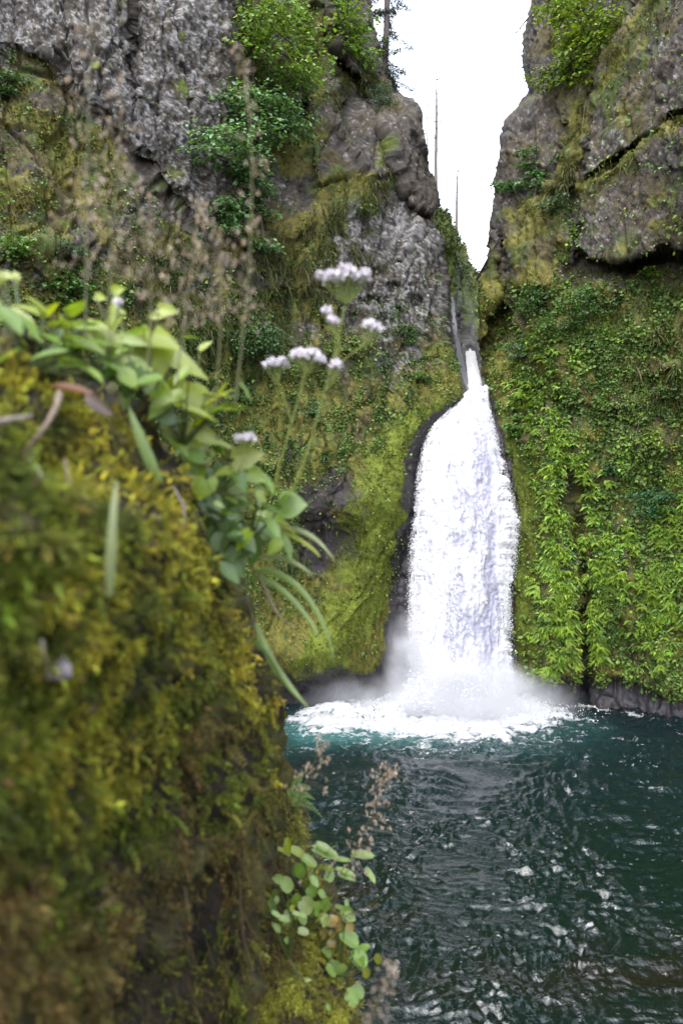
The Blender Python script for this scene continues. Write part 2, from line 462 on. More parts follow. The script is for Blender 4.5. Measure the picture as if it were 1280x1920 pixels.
wetm = np.clip(sstep(-18, 26, px - np.interp(py, [730, 760, 800, 850, 900, 950, 1100, 1200, 1300], [856, 832, 792, 760, 746, 736, 734, 730, 722]) + (wx - px)) * sstep(728, 745, py) + cave, 0, 1)
smooth_l = np.clip(ribm * sstep(720, 760, py) + wetm * 0.7 + 0.9 * sstep(1100, 1250, py) * sstep(450, 560, px), 0, 1)
smooth_l = np.maximum(np.maximum(smooth_l, 0.1 * pmask(wx, wy, [(700, 180), (830, 180), (850, 420), (850, 700), (700, 560), (690, 330)], 25)), 0.60 * np.exp(-(WL.edge_d / 15) ** 2))
WL.displace(D, rock_amp(smooth_l, 0.5, 0.25, 0.08))
P = WL.P
lichen = 0.35 + 0.44 * slab * sstep(480, 380, px) + 0.55 * pmask(wx, wy, [(600, 400), (760, 380), (845, 450), (850, 620), (820, 700), (680, 740), (700, 600), (640, 540)], 30) + 0.2 * ell(px, py, 250, 440, 120, 60)
c = rock_colour(P, np.clip(lichen, 0, 1), 0.6)
moss_w = 0.56 + 0 * px
moss_w -= 0.40 * slab
moss_w -= 0.5 * pmask(wx, wy, [(620, 400), (700, 380), (800, 400), (850, 460), (850, 620), (780, 680), (700, 720), (690, 620), (640, 560)], 35)
moss_w -= 0.45 * pmask(wx, wy, [(640, 150), (800, 180), (830, 400), (760, 400), (690, 330), (600, 330)], 30)
moss_w -= 0.35 * pmask(wx, wy, [(560, -400), (740, -400), (735, 190), (640, 230)], 20)
moss_w += 0.3 * np.exp(-(line_d(wx, wy, [(440, 240), (600, 260), (620, 330)]) / 25) ** 2) + 0.3 * np.exp(-(line_d(wx, wy, [(740, 230), (690, 330), (560, 470)]) / 32) ** 2)
moss_w += 0.25 * sstep(560, 700, py) + 0.45 * ribm * sstep(720, 770, py) + 0.2 * sstep(1040, 1120, py)
moss_w -= 0.40 * darkpatch
moss_w += 0.12 * sstep(320, 100, px) * sstep(170, 260, py)
m_och = patchy(P, moss_w - 0.08, 0.55, 81, 0.22); m_yel = patchy(P, moss_w - 0.22, 0.9, 82, 0.2); m_grn = patchy(P, moss_w - 0.25, 0.7, 83, 0.25)
grain = (0.8 + 0.45 * fbm(P.reshape(-1, 3) * 6.0, 3, 85, 0.7))[:, None]
c = mixc(c, OCH, m_och * 0.85); c = mixc(c, OLIVE, m_grn * 0.8); c = mixc(c, YEL, m_yel * 0.7)
lime = patchy(P, ribm * sstep(725, 770, py) * 1.0 * (1 - 0.25 * sstep(1040, 1200, py)), 0.8, 86, 0.3)
c = mixc(c, LIME, lime * 0.92)
c = c * np.clip(grain, 0.35, 1.5)
c = mixc(c, WET * 1.15, darkpatch.reshape(-1) * (1 - m_yel * 0.9) * 0.62)
wetn = sstep(-0.2, 0.2, fbm(P.reshape(-1, 3) * 0.9, 4, 88, 0.6) * 0.45 + wetm.reshape(-1) * 1.5 - 0.75)
c = mixc(c, WET * (0.7 + 0.7 * rng.random((len(c), 1))), wetn)
WET_L = wetn
me = new_mesh('cliff_left', P.reshape(-1, 3), grid_faces(*P.shape[:2]), c, True, {'wet': np.clip(wetn, 0, 1)})
link('cliff_left', me, M_ROCK, kind='structure')
LM = dict(slab=slab, ribm=ribm, dark=darkpatch, wet=wetm, px=px, py=py, wx=wx, wy=wy, yel=m_yel.reshape(px.shape), moss=moss_w)

# --- right cliff
edge_right = mk_edge([(-420, 1040), (-60, 1012), (0, 1003), (40, 990), (70, 982), (110, 980), (140, 988), (170, 999), (176, 998), (195, 975), (225, 952), (255, 940), (300, 932), (370, 929), (400, 923), (470, 922), (500, 914), (530, 907), (560, 903), (600, 899), (625, 897), (650, 902), (690, 907), (712, 914), (730, 915), (760, 917), (800, 924), (850, 936), (900, 944), (960, 950), (1440, 935)])
WR = Wall(pys, edge_right, 1560, -1, 262, far_ext=(2900, 2500, 2200, 2000, 1850, 1740, 1660, 1610, 1585), round_w=36, round_r=1.3)
px, py = WR.px, WR.py
D = tps([(2900, -420, 14), (2900, 600, 13), (2900, 1430, 14), (1560, -420, 28), (1560, 500, 27), (1560, 1430, 29.5), (1280, 0, 32.6), (1280, 450, 32.6), (1000, 60, 43.5), (990, 140, 43), (945, 250, 42), (935, 370, 41.8), (922, 450, 41.6), (898, 560, 42.2), (898, 650, 41.6), (915, 720, 39.9), (1100, 0, 39), (1100, 200, 37.8), (1010, 300, 40), (1100, 450, 36.6), (1000, 480, 39.2), (1280, 600, 33.6), (1100, 650, 36.2), (990, 640, 38.6), (950, 800, 38.4), (1000, 900, 37.2), (1280, 900, 33.9), (1280, 1200, 34.1), (1100, 1000, 36.0), (1100, 1200, 36.2), (990, 1200, 36.9), (1090, 1330, 36.7), (1280, 1345, 34.6), (950, 1400, 37.4), (1280, 1440, 34.5)], px, py)
wx = px + 7 * noise(np.stack([px / 24, py / 24, 0 * px], -1), 13) ; wy = py + 7 * noise(np.stack([px / 24, py / 24, 0 * px + 9], -1), 14)
slab_a = pmask(wx, wy, [(1108, 165), (1130, 110), (1170, 60), (1225, -20), (1300, -500), (3400, -500), (3400, -380), (1620, 5), (1290, 200), (1180, 276), (1094, 338), (1092, 250)], 6)
slab_b = pmask(wx, wy, [(1082, 352), (1180, 286), (1290, 211), (1620, 20), (3400, -360), (3400, 260), (1620, 400), (1290, 462), (1240, 468), (1160, 494), (1105, 487), (1078, 465)], 6)
D = D - 1.5 * slab_a - 1.6 * slab_b
ribr = pmask(wx, wy, [(1068, 195), (1094, 185), (1088, 350), (1050, 362), (1022, 352), (1045, 280)], 8)
D = D - 0.9 * ribr
knob = pmask(wx, wy, [(960, 400), (1000, 372), (1060, 385), (1075, 480), (1040, 540), (965, 540), (950, 470)], 16)
D = D - 0.9 * knob
over = sstep(440, 520, wy - (1100 - px) * 0.0) * 0
D = D + 0.55 * np.exp(-(line_d(wx, wy, [(1105, 497), (1165, 506), (1245, 480), (1560, 420)]) / 13) ** 2)
D = D - 1.0 * sstep(510, 640, wy + (px - 1100) * 0.05) * sstep(960, 1040, px)
crack_x = np.interp(py, [760, 860, 960, 1060, 1160, 1290], [1042, 1062, 1082, 1093, 1091, 1094])
crack = np.exp(-((wx - crack_x) / np.interp(py, [760, 1000, 1200, 1300], [7, 8, 8, 12])) ** 2) * sstep(840, 980, py)
D = D + 1.5 * crack
D = D - 0.5 * np.exp(-((px - crack_x + 42) / 40) ** 2) * sstep(720, 860, py) * sstep(1330, 1240, py)
under = sstep(1262, 1288, wy + (px - 1100) * -0.12 * (px > 1100))
D = D + 0.8 * under
# dark slot and rounded mossy columns where the gorge closes, beside the upper fall
D = D + 1.8 * pmask(wx, wy, [(938, 560), (950, 545), (956, 610), (930, 660), (905, 690), (896, 690), (905, 640)], 7)
D = D + 1.4 * pmask(wx, wy, [(934, 430), (944, 440), (948, 520), (950, 560), (936, 560), (938, 500)], 5)
D = D - 0.5 * ell(wx, wy, 912, 555, 16, 40) - 0.5 * ell(wx, wy, 925, 480, 10, 30) - 0.6 * ell(wx, wy, 905, 640, 12, 25)
for (cx, cy, rx, ry, h) in [(1130, 540, 50, 30, .8), (1020, 545, 40, 28, .8), (1240, 620, 50, 26, .6), (1250, 690, 45, 20, .9), (1180, 760, 40, 20, .5), (1000, 660, 45, 40, .6), (1220, 830, 60, 26, .5), (1150, 900, 50, 40, .4), (980, 850, 14, 40, .4)]:
    D = D - h * ell(wx, wy, cx, cy, rx, ry)
wet_r = np.clip(under + np.exp(-((px - np.interp(py, [730, 850, 960, 1300], [915, 938, 955, 950])) / 15) ** 2) * sstep(735, 760, py) + crack * 0.6 * sstep(1150, 1250, py), 0, 1)
mband = np.exp(-((px - np.interp(py, [760, 850, 960, 1100, 1260], [935, 962, 985, 992, 985])) / np.interp(py, [760, 850, 1000], [9, 17, 24])) ** 4) * sstep(750, 790, py) * (1 - wet_r)
mband2 = pmask(wx, wy, [(985, 820), (1005, 830), (1022, 880), (1020, 905), (998, 890)], 6)
smooth_r = np.clip(mband + mband2 + wet_r * 0.5, 0, 1)
smooth_r = np.maximum(np.maximum(smooth_r, 0.42 * np.clip(slab_a + slab_b, 0, 1)), 0.60 * np.exp(-(WR.edge_d / 15) ** 2))
WR.displace(D, rock_amp(smooth_r, 0.4, 0.25, 0.08))
P = WR.P
c = rock_colour(P, np.clip(0.40 + 0.16 * slab_b * sstep(380, 480, py) + 0.1 * slab_a, 0, 1), 0.75)
moss_w = 0.27 + 0.45 * sstep(480, 560, wy) - 0.02 * slab_a
moss_w += 0.55 * np.exp(-(line_d(wx, wy, [(1086, 350), (1180, 286), (1290, 211), (1560, 50)]) / 14) ** 2) + 0.45 * ribr + 0.35 * knob
moss_w += 0.35 * np.exp(-(line_d(wx, wy, [(1100, 200), (1140, 110), (1210, 30), (1260, -40)]) / 35) ** 2) + 0.2 * ell(px, py, 1180, 230, 26, 90)
moss_w += 0.25 * np.exp(-(line_d(wx, wy, [(960, 400), (1000, 370), (1050, 355)]) / 16) ** 2) + 0.3 * sstep(960, 930, px) * sstep(440, 500, py)
moss_w -= 0.25 * sstep(1000, 950, px) * sstep(400, 330, py)
m_och = patchy(P, moss_w + 0.06, 0.6, 91, 0.25); m_yel = patchy(P, moss_w - 0.17, 1.0, 92, 0.2); m_grn = patchy(P, moss_w - 0.15, 0.8, 93, 0.25)
grain = (0.8 + 0.45 * fbm(P.reshape(-1, 3) * 6.0, 3, 95, 0.7))[:, None]
c = mixc(c, OCH * 0.95, m_och * 0.8); c = mixc(c, OLIVE, m_grn * 0.7); c = mixc(c, YEL, m_yel * 0.7)
c = mixc(c, LIME * 0.95, patchy(P, np.clip(mband + mband2, 0, 1), 1.2, 96, 0.3) * 0.9)
c = c * np.clip(grain, 0.35, 1.5)
wetn = sstep(-0.2, 0.2, fbm(P.reshape(-1, 3) * 0.9, 4, 98, 0.6) * 0.4 + wet_r.reshape(-1) * 1.5 - 0.75)
c = mixc(c, WET * (0.8 + 0.9 * rng.random((len(c), 1))), wetn)
# the two great slabs and the rib are pieces of their own, the rest is the cliff itself
fac = grid_faces(*P.shape[:2], flip=True)
fa = slab_a.reshape(-1)[fac[:, 0]] > 0.5; fb = (slab_b.reshape(-1)[fac[:, 0]] > 0.5) & ~fa; fr = (ribr.reshape(-1)[fac[:, 0]] > 0.5) & ~fa & ~fb; fk = (knob.reshape(-1)[fac[:, 0]] > 0.5) & ~fa & ~fb & ~fr
def submesh(name, sel):
    f = fac[sel]; u, inv = np.unique(f, return_inverse=True)
    return new_mesh(name, P.reshape(-1, 3)[u], inv.reshape(f.shape), c[u], True, {'wet': np.clip(wetn, 0, 1)[u]})
cr = link('cliff_right', submesh('cliff_right', ~(fa | fb | fr | fk)), M_ROCK, kind='structure')
link('rock_slab', submesh('rock_slab', fa), M_ROCK, cr)
link('rock_slab', submesh('rock_slab', fb), M_ROCK, cr)
link('rock_rib', submesh('rock_rib', fr), M_ROCK, cr)
link('rock_knob', submesh('rock_knob', fk), M_ROCK, cr)
RM = dict(wet=wet_r, band=np.clip(mband + mband2, 0, 1), px=px, py=py, wx=wx, wy=wy, crack=crack, a=slab_a, b=slab_b, rib=ribr, knob=knob, under=under, moss=moss_w)

# --- far wall of the upper gorge
def sheet(name, pxs, pys_, depth, colour, amp, back=18, kind='structure', wet=0.0):
    gx, gy = np.meshgrid(pxs, pys_)
    D = depth(gx, gy)
    P = at(gx, gy, D)
    N = grid_normals(P)
    P = P + N * amp(P)[..., None]
    top = P[:1]
    k = np.arange(back, 0, -1)[:, None, None]
    P = np.concatenate([top + np.concatenate([0 * k, k * 0.5, -0.01 * k], -1), P], 0)
    c = colour(P)
    o = link(name, new_mesh(name, P.reshape(-1, 3), grid_faces(*P.shape[:2]), c, True, {'wet': np.full(P.shape[0] * P.shape[1], wet)}), M_ROCK, kind=kind)
    return o, P
gt = mk_edge([(760, 330), (815, 382), (835, 402), (852, 424), (868, 446), (884, 478), (897, 510), (905, 516), (940, 540)])
u_ = np.linspace(0, 1, 150)
def far_depth(gx, gy): return 47 + (880 - gx) * -0.02 + 6 * sstep(820, 900, gx) + 2.0 * np.exp(-((gx - 858) / 5.0) ** 2) * sstep(480, 560, gy)
def far_sheet():
    xs = np.arange(780, 960, 1.6); gx = np.repeat(xs[None], 150, 0); t = u_[:, None]
    gy = gt(xs)[None] * (1 - t) + 760 * t
    D = far_depth(gx, gy) + 2.0 * np.clip(1 - t * 6, 0, 1) ** 2
    P = at(gx, gy, D); N = grid_normals(P)
    P = P + N * rock_amp(np.full(P.shape[:2], 0.1), 0.3, 0.34, 0.16)(P)[..., None]
    k = np.arange(14, 0, -1)[:, None, None]
    P2 = np.concatenate([P[:1] + np.concatenate([0 * k, k * 0.5, -0.02 * k], -1), P], 0)
    c = rock_colour(P2, np.full(P2.shape[:2], 0.45), 0.2) * 1.5
    tt = np.concatenate([np.zeros(14), u_])[:, None] + 0 * P2[..., 0]
    c = mixc(c, OLIVE * 1.2, patchy(P2, 1.05 - 1.2 * tt, 0.8, 111)); c = mixc(c, YEL * 0.9, patchy(P2, 0.7 - 3.0 * tt, 0.9, 112))
    link('gorge_wall', new_mesh('gorge_wall', P2.reshape(-1, 3), grid_faces(*P2.shape[:2]), c, True, {'wet': 0 * tt + 0.3}), M_ROCK, kind='structure')
    return P
FARP = far_sheet()

# --- wet rock behind the falls, its top the stream bed
def fy(y): return np.interp(y, [715, 727, 745, 780, 850, 950, 1100, 1345, 1460], [41.5, 39.9, 39.2, 38.2, 37.0, 36.3, 35.9, 35.6, 35.6])   # distance of the falling water
sheet('rock_behind_falls', np.arange(735, 1010, 2.6), np.arange(733, 1440, 2.8), lambda gx, gy: fy(gy) + 1.0 + 0.6 * ((gx - 865) / 110) ** 2, lambda P: WET * (0.8 + 0.9 * rng.random((P.shape[0] * P.shape[1], 1))), rock_amp(np.full((253, 106), 0.4), 0.3, 0.2, 0.08), back=26, wet=1.0)
# ------------------------------------------------------------------ pool
gy = np.concatenate([np.arange(1296, 1420, 1.5), np.arange(1420, 1950, 2.2), np.arange(1950, 2500, 6)])
gx = np.concatenate([np.arange(-900, 480, 14), np.arange(480, 1340, 3.4), np.arange(1340, 2300, 14)])
GX, GY = np.meshgrid(gx, gy)
PY_ = CAM_H * FPX / (GY - 960.0)
W = at(GX, GY, PY_); W[..., 2] = 0
Q = W.reshape(-1, 3).copy(); Q[:, 2] = 0
def ridged(P, o, s): return 1 - 2 * np.abs(noise(P, s))
warp = np.stack([fbm(Q * 0.35, 2, 201), fbm(Q * 0.35, 2, 202), 0 * Q[:, 0]], -1)
Qw = Q + warp * 0.7
rough = np.clip(0.55 + 0.6 * fbm(Q * np.array([0.35, 0.5, 1]), 3, 209, 0.6) + 0.35, 0.45, 1.5)
h = 0.05 * fbm(Qw * np.array([0.30, 0.5, 1]), 2, 203)
h += 0.09 * ridged(Qw * np.array([0.55, 1.1, 1]), 0, 205) + (0.085 * ridged(Qw * np.array([1.3, 2.4, 1]) + 3, 0, 206) + 0.060 * ridged(Qw * np.array([2.4, 4.4, 1]) + 7, 0, 207) + 0.05 * noise(Qw * np.array([3.1, 5.2, 1]) + 9, 217) + 0.055 * noise(Qw * np.array([5.2, 8.0, 1]) + 11, 208) + 0.028 * noise(Qw * np.array([10., 15.0, 1]) + 15, 212)) * rough
calm = 0.75 + 0.35 * fbm(Q * 0.18, 2, 210)
h = h * np.clip(calm, 0.45, 1.2)
# boiling foam at the foot of the falls
fx, fyy = GX.reshape(-1), GY.reshape(-1)
core = pmask(fx, fyy, [(545, 1352), (600, 1332), (700, 1318), (780, 1290), (960, 1290), (1010, 1325), (1060, 1352), (1000, 1376), (880, 1392), (760, 1392), (660, 1376), (560, 1374)], 20)
halo = pmask(fx, fyy, [(500, 1345), (620, 1320), (760, 1290), (980, 1290), (1080, 1335), (1150, 1372), (1040, 1396), (900, 1416), (740, 1412), (620, 1400), (540, 1412), (480, 1410)], 26)
fn = fbm(Qw * np.array([0.9, 1.3, 1]), 4, 220, 0.6); fn2 = fbm(Qw * np.array([3.0, 4.5, 1]), 4, 221, 0.65)
fn3 = fbm(Qw * np.array([1.6, 5.0, 1]), 4, 222, 0.65)
foam = sstep(-0.25, 0.95, core * 0.75 + halo * 0.48 - 0.47 + fn * 0.35 + fn2 * 0.25 + fn3 * 0.45)
lines = sstep(0.80, 0.97, ridged(Qw * np.array([0.5, 1.6, 1]) + 20, 0, 225) + fn2 * 0.22) * sstep(1700, 1380, fyy) * 0.75 * sstep(-0.1, 0.5, fn)
shore = np.exp(-(line_d(fx, fyy, [(1085, 1322), (1130, 1330), (1165, 1338), (1215, 1344)]) / 2.2) ** 2) * sstep(-0.3, 0.2, fn)
crest = sstep(0.17, 0.27, h) * sstep(0.1, 0.5, fn2) * 0.5 * sstep(1750, 1450, fyy)
foam = np.clip(foam + (lines * 0.6) * sstep(-1, 0.2, -fn) + shore * 0.8 + crest, 0, 1)
h = h + core * (0.12 + 0.16 * fn + 0.16 * fn2) + halo * 0.06
h = h + 0.55 * ell(fx, fyy, 865, 1318, 120, 20) * (0.6 + 0.7 * fn2 + 0.4 * fn) + 0.35 * ell(fx, fyy, 640, 1338, 60, 10)
Wv = W.reshape(-1, 3); Wv[:, 2] = h
# water colour: deep green, turquoise where air is churned in, brown over the shallow bed near the bank
deep = np.array([0.0022, 0.0068, 0.0052]); turq = np.array([0.026, 0.080, 0.080]); bed = np.array([0.006, 0.0055, 0.003]); blue = np.array([0.0038, 0.0092, 0.0108])
c = np.tile(deep, (len(Wv), 1))
c = mixc(c, blue, sstep(1650, 1400, fyy) * 0.8)
c = mixc(c, bed, np.clip(ell(fx, fyy, 680, 1700, 110, 60) + ell(fx, fyy, 1200, 1830, 200, 70) + 0.8 * ell(fx, fyy, 800, 1860, 160, 60), 0, 1) * np.clip(0.6 + fn * 0.9, 0, 1))
c = mixc(c, turq, np.clip(1.1 * ell(fx, fyy, 600, 1375, 75, 22) + 0.75 * ell(fx, fyy, 730, 1380, 120, 18) + 0.18 * halo + 0.1 * ell(fx, fyy, 1000, 1400, 160, 30), 0, 0.9))
m, nt, b = mat_new('pool_water')
va = nt.nodes.new('ShaderNodeVertexColor'); va.layer_name = 'Col'
fa_ = nt.nodes.new('ShaderNodeAttribute'); fa_.attribute_name = 'foam'
tc = nt.nodes.new('ShaderNodeTexCoord')
fz = nt.nodes.new('ShaderNodeTexNoise'); fz.inputs['Scale'].default_value = 5.0; fz.inputs['Detail'].default_value = 6; fz.inputs['Roughness'].default_value = 0.75
nt.links.new(tc.outputs['Object'], fz.inputs['Vector'])
ad = nt.nodes.new('ShaderNodeMath'); ad.operation = 'ADD'
nt.links.new(fa_.outputs['Fac'], ad.inputs[0]); nt.links.new(nmap(nt, fz.outputs['Fac'], 0.3, 0.7, -0.55, 0.35), ad.inputs[1])
ff = nmap(nt, ad.outputs[0], 0.15, 0.75, 0, 1)
mx = nt.nodes.new('ShaderNodeMix'); mx.data_type = 'RGBA'; mx.inputs['B'].default_value = (0.30, 0.305, 0.32, 1)
nt.links.new(ff, mx.inputs['Factor']); nt.links.new(va.outputs['Color'], mx.inputs['A']); nt.links.new(mx.outputs['Result'], b.inputs['Base Color'])
nt.links.new(nmap(nt, ff, 0, 1, 0.05, 0.7), b.inputs['Roughness']); b.inputs['IOR'].default_value = 1.333; b.inputs['Specular IOR Level'].default_value = 0.9
wb = nt.nodes.new('ShaderNodeTexNoise'); wb.inputs['Scale'].default_value = 7.0; wb.inputs['Detail'].default_value = 4; wb.inputs['Roughness'].default_value = 0.55
nt.links.new(tc.outputs['Object'], wb.inputs['Vector'])
bp = nt.nodes.new('ShaderNodeBump'); bp.inputs['Strength'].default_value = 0.7; bp.inputs['Distance'].default_value = 0.05
nt.links.new(wb.outputs['Fac'], bp.inputs['Height']); nt.links.new(bp.outputs[0], b.inputs['Normal'])
link('pool_water', new_mesh('pool_water', Wv, grid_faces(len(gy), len(gx), True), c, True, {'foam': foam}), m, kind='structure')

# ------------------------------------------------------------------ waterfall
m, nt, b = mat_new('white_water')
va = nt.nodes.new('ShaderNodeVertexColor'); va.layer_name = 'Col'; nt.links.new(va.outputs['Color'], b.inputs['Base Color'])
b.inputs['Roughness'].default_value = 0.6; b.inputs['Specular IOR Level'].default_value = 0.2
tr = nt.nodes.new('ShaderNodeBsdfTranslucent'); tr.inputs['Color'].default_value = (0.7, 0.71, 0.75, 1)
mixs = nt.nodes.new('ShaderNodeMixShader'); mixs.inputs[0].default_value = 0.3
nt.links.new(b.outputs[0], mixs.inputs[1]); nt.links.new(tr.outputs[0], mixs.inputs[2]); nt.links.new(mixs.outputs[0], nt.nodes['Material Output'].inputs['Surface'])
M_WHITE = m
xl = mk_edge([(722, 866), (735, 858), (748, 848), (770, 836), (790, 820), (805, 810), (830, 800), (860, 793), (900, 785), (950, 780), (1000, 776), (1100, 773), (1200, 770), (1260, 766), (1310, 756), (1345, 740)])
xr = mk_edge([(722, 913), (750, 913), (770, 916), (800, 924), (830, 933), (860, 940), (900, 949), (950, 960), (975, 967), (1000, 967), (1050, 961), (1100, 955), (1150, 953), (1220, 954), (1260, 958), (1310, 966), (1345, 985)])
def fall_point(u, y):
    """u in 0..1 across the falls, y photograph row -> (pixel x, distance)"""
    a, b_ = xl(y), xr(y)
    return a + (b_ - a) * u, fy(y) + 0.9 * (2 * u - 1) ** 2 - 0.3
wf = thing('waterfall', at(865, 1330, 35.6), 'tall white waterfall plunging between mossy cliffs into the green pool', 'waterfall')
wf_o = np.array(wf.location)
def lip(u, y): return y + np.clip(1 - (y - 720) / 60, 0, 1) * (np.clip(1 - u, 0, 1) * 20 + 4 * np.sin(u * 9) - 2)
rows = np.arange(720, 1350, 1.35); us = np.linspace(0, 1, 130)
U, Yr = np.meshgrid(us, rows); Yr = lip(U, Yr)
fray = 5.0 * noise(np.stack([0 * rows, rows / 7, 0 * rows], -1), 341) + 3.0 * noise(np.stack([0 * rows, rows / 2.5, 0 * rows], -1), 342)
fray2 = 5.0 * noise(np.stack([0 * rows, rows / 7, 0 * rows], -1), 343) + 3.0 * noise(np.stack([0 * rows, rows / 2.5, 0 * rows], -1), 344)
X, Dp = fall_point(U, Yr)
X = X + fray[:, None] * np.clip(1 - U * 6, 0, 1) + fray2[:, None] * np.clip(1 - (1 - U) * 6, 0, 1)
P = at(X, Yr, Dp + 0.12); Q = P.reshape(-1, 3); Qs = Q + np.stack([0.35 * fbm(Q * np.array([.5, .5, .35]), 3, 305) + 0.06 * fbm(Q * 2.5, 2, 306), 0 * Q[:, 0], 0 * Q[:, 0]], -1); Qs = Qs @ np.array([[0.97, 0.2, 0.0], [-0.2, 0.97, 0], [0.03, 0, 1]]).T
n_st = fbm(Qs * np.array([2.0, 1, 0.26]), 5, 301, 0.7); n_cl = fbm(Q * np.array([1.5, 1, 0.9]), 4, 302, 0.62); n_gr = fbm(Q * np.array([7, 2, 5.0]), 3, 303, 0.7)
P = P + np.array([0, -1, 0.15]) * (0.11 * n_st + 0.12 * n_cl + 0.035 * n_gr).reshape(P.shape[:2])[..., None]
def thin_map(x, y):
    x = x + 26 * noise(np.stack([x / 40, y / 90, 0 * x], -1), 351) + 9 * noise(np.stack([x / 12, y / 30, 0 * x], -1), 352)
    return 0.75 * ell(x, y, 908, 1000, 40, 200) + 0.45 * ell(x, y, 925, 850, 22, 80) + 0.4 * ell(x, y, 905, 1180, 32, 110) + 0.15
tk = sstep(-0.55, 0.35, 0.80 * n_st + 0.40 * n_cl + 0.12 * n_gr + 0.22 - 0.62 * thin_map(X, Yr).reshape(-1))[:, None]
g = np.array([0.30, 0.30, 0.385]) * (1 - tk) + np.array([0.57, 0.575, 0.60]) * tk
me = new_mesh('falling_sheet', P.reshape(-1, 3) - wf_o, grid_faces(*P.shape[:2]), g, True); link('falling_sheet', me, M_WHITE, wf)
# clumps and drops of white water in front of and beside the sheet
n = 80000
y = 722 + 625 * rng.random(n) ** 0.92
u = rng.random(n); side = rng.random(n) < 0.5
sp = rng.normal(0, 0.024, n)
u = np.where(side, np.where(rng.random(n) < 0.5, -sp, 1 + sp), u); y = lip(u, y)
x, d = fall_point(u, y)
p = at(x, y, d - 0.05 - 0.30 * rng.random(n) ** 1.5)
den = fbm(p * np.array([2.4, 0.3, 0.28]), 4, 311, 0.62) + 0.6 * fbm(p * np.array([1.5, 0.5, 0.9]), 3, 312, 0.6)
keep = rng.random(n) < np.where(side, 0.55 + 0.5 * den, 0.6 * np.clip(0.40 + 0.9 * den - 0.6 * thin_map(x, y), 0.02, 1))
p, y, u = p[keep], y[keep], u[keep]; n = len(p)
out = np.stack([(u - 0.5) * 0.9 + rng.normal(0, 0.15, n), -1 + rng.normal(0, 0.1, n), 0.55 + rng.normal(0, 0.15, n)], -1)
up = np.stack([rng.normal(0, 0.16, n), rng.normal(0, 0.2, n), -np.ones(n)], -1)
sz = np.exp(rng.normal(-3.55, 0.40, n)) * np.where((u < 0.02) | (u > 0.98), 0.55, 1)
V, F, C = cards(p, out, up, sz * 1.0, sz * (1.6 + 1.6 * rng.random(n)), (0.60 - 0.05 * rng.random((n, 1))) * np.array([0.98, 0.98, 1.0]), 0.1)
link('white_water', new_mesh('white_water', V - wf_o, F, C), M_WHITE, wf, kind='stuff')
# splash thrown up at the foot
n = 26000
a = rng.normal(0, 1, n); x = 862 + 75 * a + 22 * rng.normal(0, 1, n); hgt = np.abs(rng.normal(0, 1, n)) * np.exp(-((x - 862) / 110) ** 2) * 1.1 + 0.5 * rng.random(n) * np.exp(-((x - 775) / 30) ** 2) * 2.0 + 0.15 * rng.random(n)
yy = 34.9 + rng.normal(0, 0.7, n)
p = np.stack([(x - 640) / FPX * yy, yy, hgt + 0.1], -1)
dirs = unit(np.stack([rng.normal(0, 0.6, n), rng.normal(-0.4, 0.5, n), np.abs(rng.normal(0.6, 0.5, n))], -1))
sz = np.exp(rng.normal(-3.65, 0.45, n))
V, F, C = cards(p, np.stack([rng.normal(0, .5, n), -np.ones(n), 0.4 + rng.normal(0, .5, n)], -1), dirs, sz, sz * 1.6, np.full((n, 3), 0.9), 0.15)
link('splash', new_mesh('splash', V - wf_o, F, C), M_WHITE, wf, kind='stuff')

# upper fall in the slot
uf = thing('upper_waterfall', at(887, 728, 44.5), 'short narrow waterfall in the dark slot above the main drop', 'waterfall')
uf_o = np.array(uf.location)
ul = mk_edge([(655, 873), (690, 876), (730, 879)]); ur = mk_edge([(655, 889), (690, 896), (732, 906)])
U, Yr = np.meshgrid(np.linspace(0, 1, 20), np.arange(657, 736, 2.0)); Yr = Yr + np.clip(1 - (Yr - 657) / 40, 0, 1) * (11 * (2 * U - 1) ** 2 + 5 * np.sin(7 * U))
X = ul(Yr) + (ur(Yr) - ul(Yr)) * U + 2.2 * noise(np.stack([U * 1.5, Yr / 5, 0 * U], -1), 345); Dp = 47.0 - (Yr - 657) * 0.05 + 0.5 * (2 * U - 1) ** 2
P = at(X, Yr, Dp); P = P + np.array([0, -1, 0]) * 0.15 * fbm(P.reshape(-1, 3) * np.array([2, 1, .5]), 3, 331).reshape(P.shape[:2])[..., None]
link('falling_sheet', new_mesh('falling_sheet', P.reshape(-1, 3) - uf_o, grid_faces(*P.shape[:2]), np.repeat(np.clip(0.62 + 0.5 * fbm(P.reshape(-1, 3) * np.array([3, 1, 1.2]), 3, 346), 0.2, 0.92)[:, None], 3, 1), True), M_WHITE, uf)
n = 5000; y = 657 + 76 * rng.random(n); u = rng.random(n); x = ul(y) + (ur(y) - ul(y)) * u
p = at(x, y, 46.8 - (y - 657) * 0.05 + 0.5 * (2 * u - 1) ** 2 - 0.3 * rng.random(n)); sz = np.exp(rng.normal(-2.8, 0.4, n))
V, F, C = cards(p, np.stack([rng.normal(0, .4, n), -np.ones(n), 0.4 + rng.normal(0, .3, n)], -1), np.stack([rng.normal(0, .1, n), 0 * u, -np.ones(n)], -1), sz, sz * 2.2, np.full((n, 3), 0.88), 0.15)
link('white_water', new_mesh('white_water', V - uf_o, F, C), M_WHITE, uf, kind='stuff')
vl = mk_edge([(556, 845), (620, 849), (680, 860), (732, 874)]); U, Yr = np.meshgrid(np.linspace(0, 1, 12), np.arange(556, 734, 2.0))
X = vl(Yr) + (5 + 6 * U * (Yr - 556) / 176) * U + 1.5 * noise(np.stack([U * 2, Yr / 6, 0 * U], -1), 347); P = at(X, Yr, 46.8 - (Yr - 556) * 0.016)
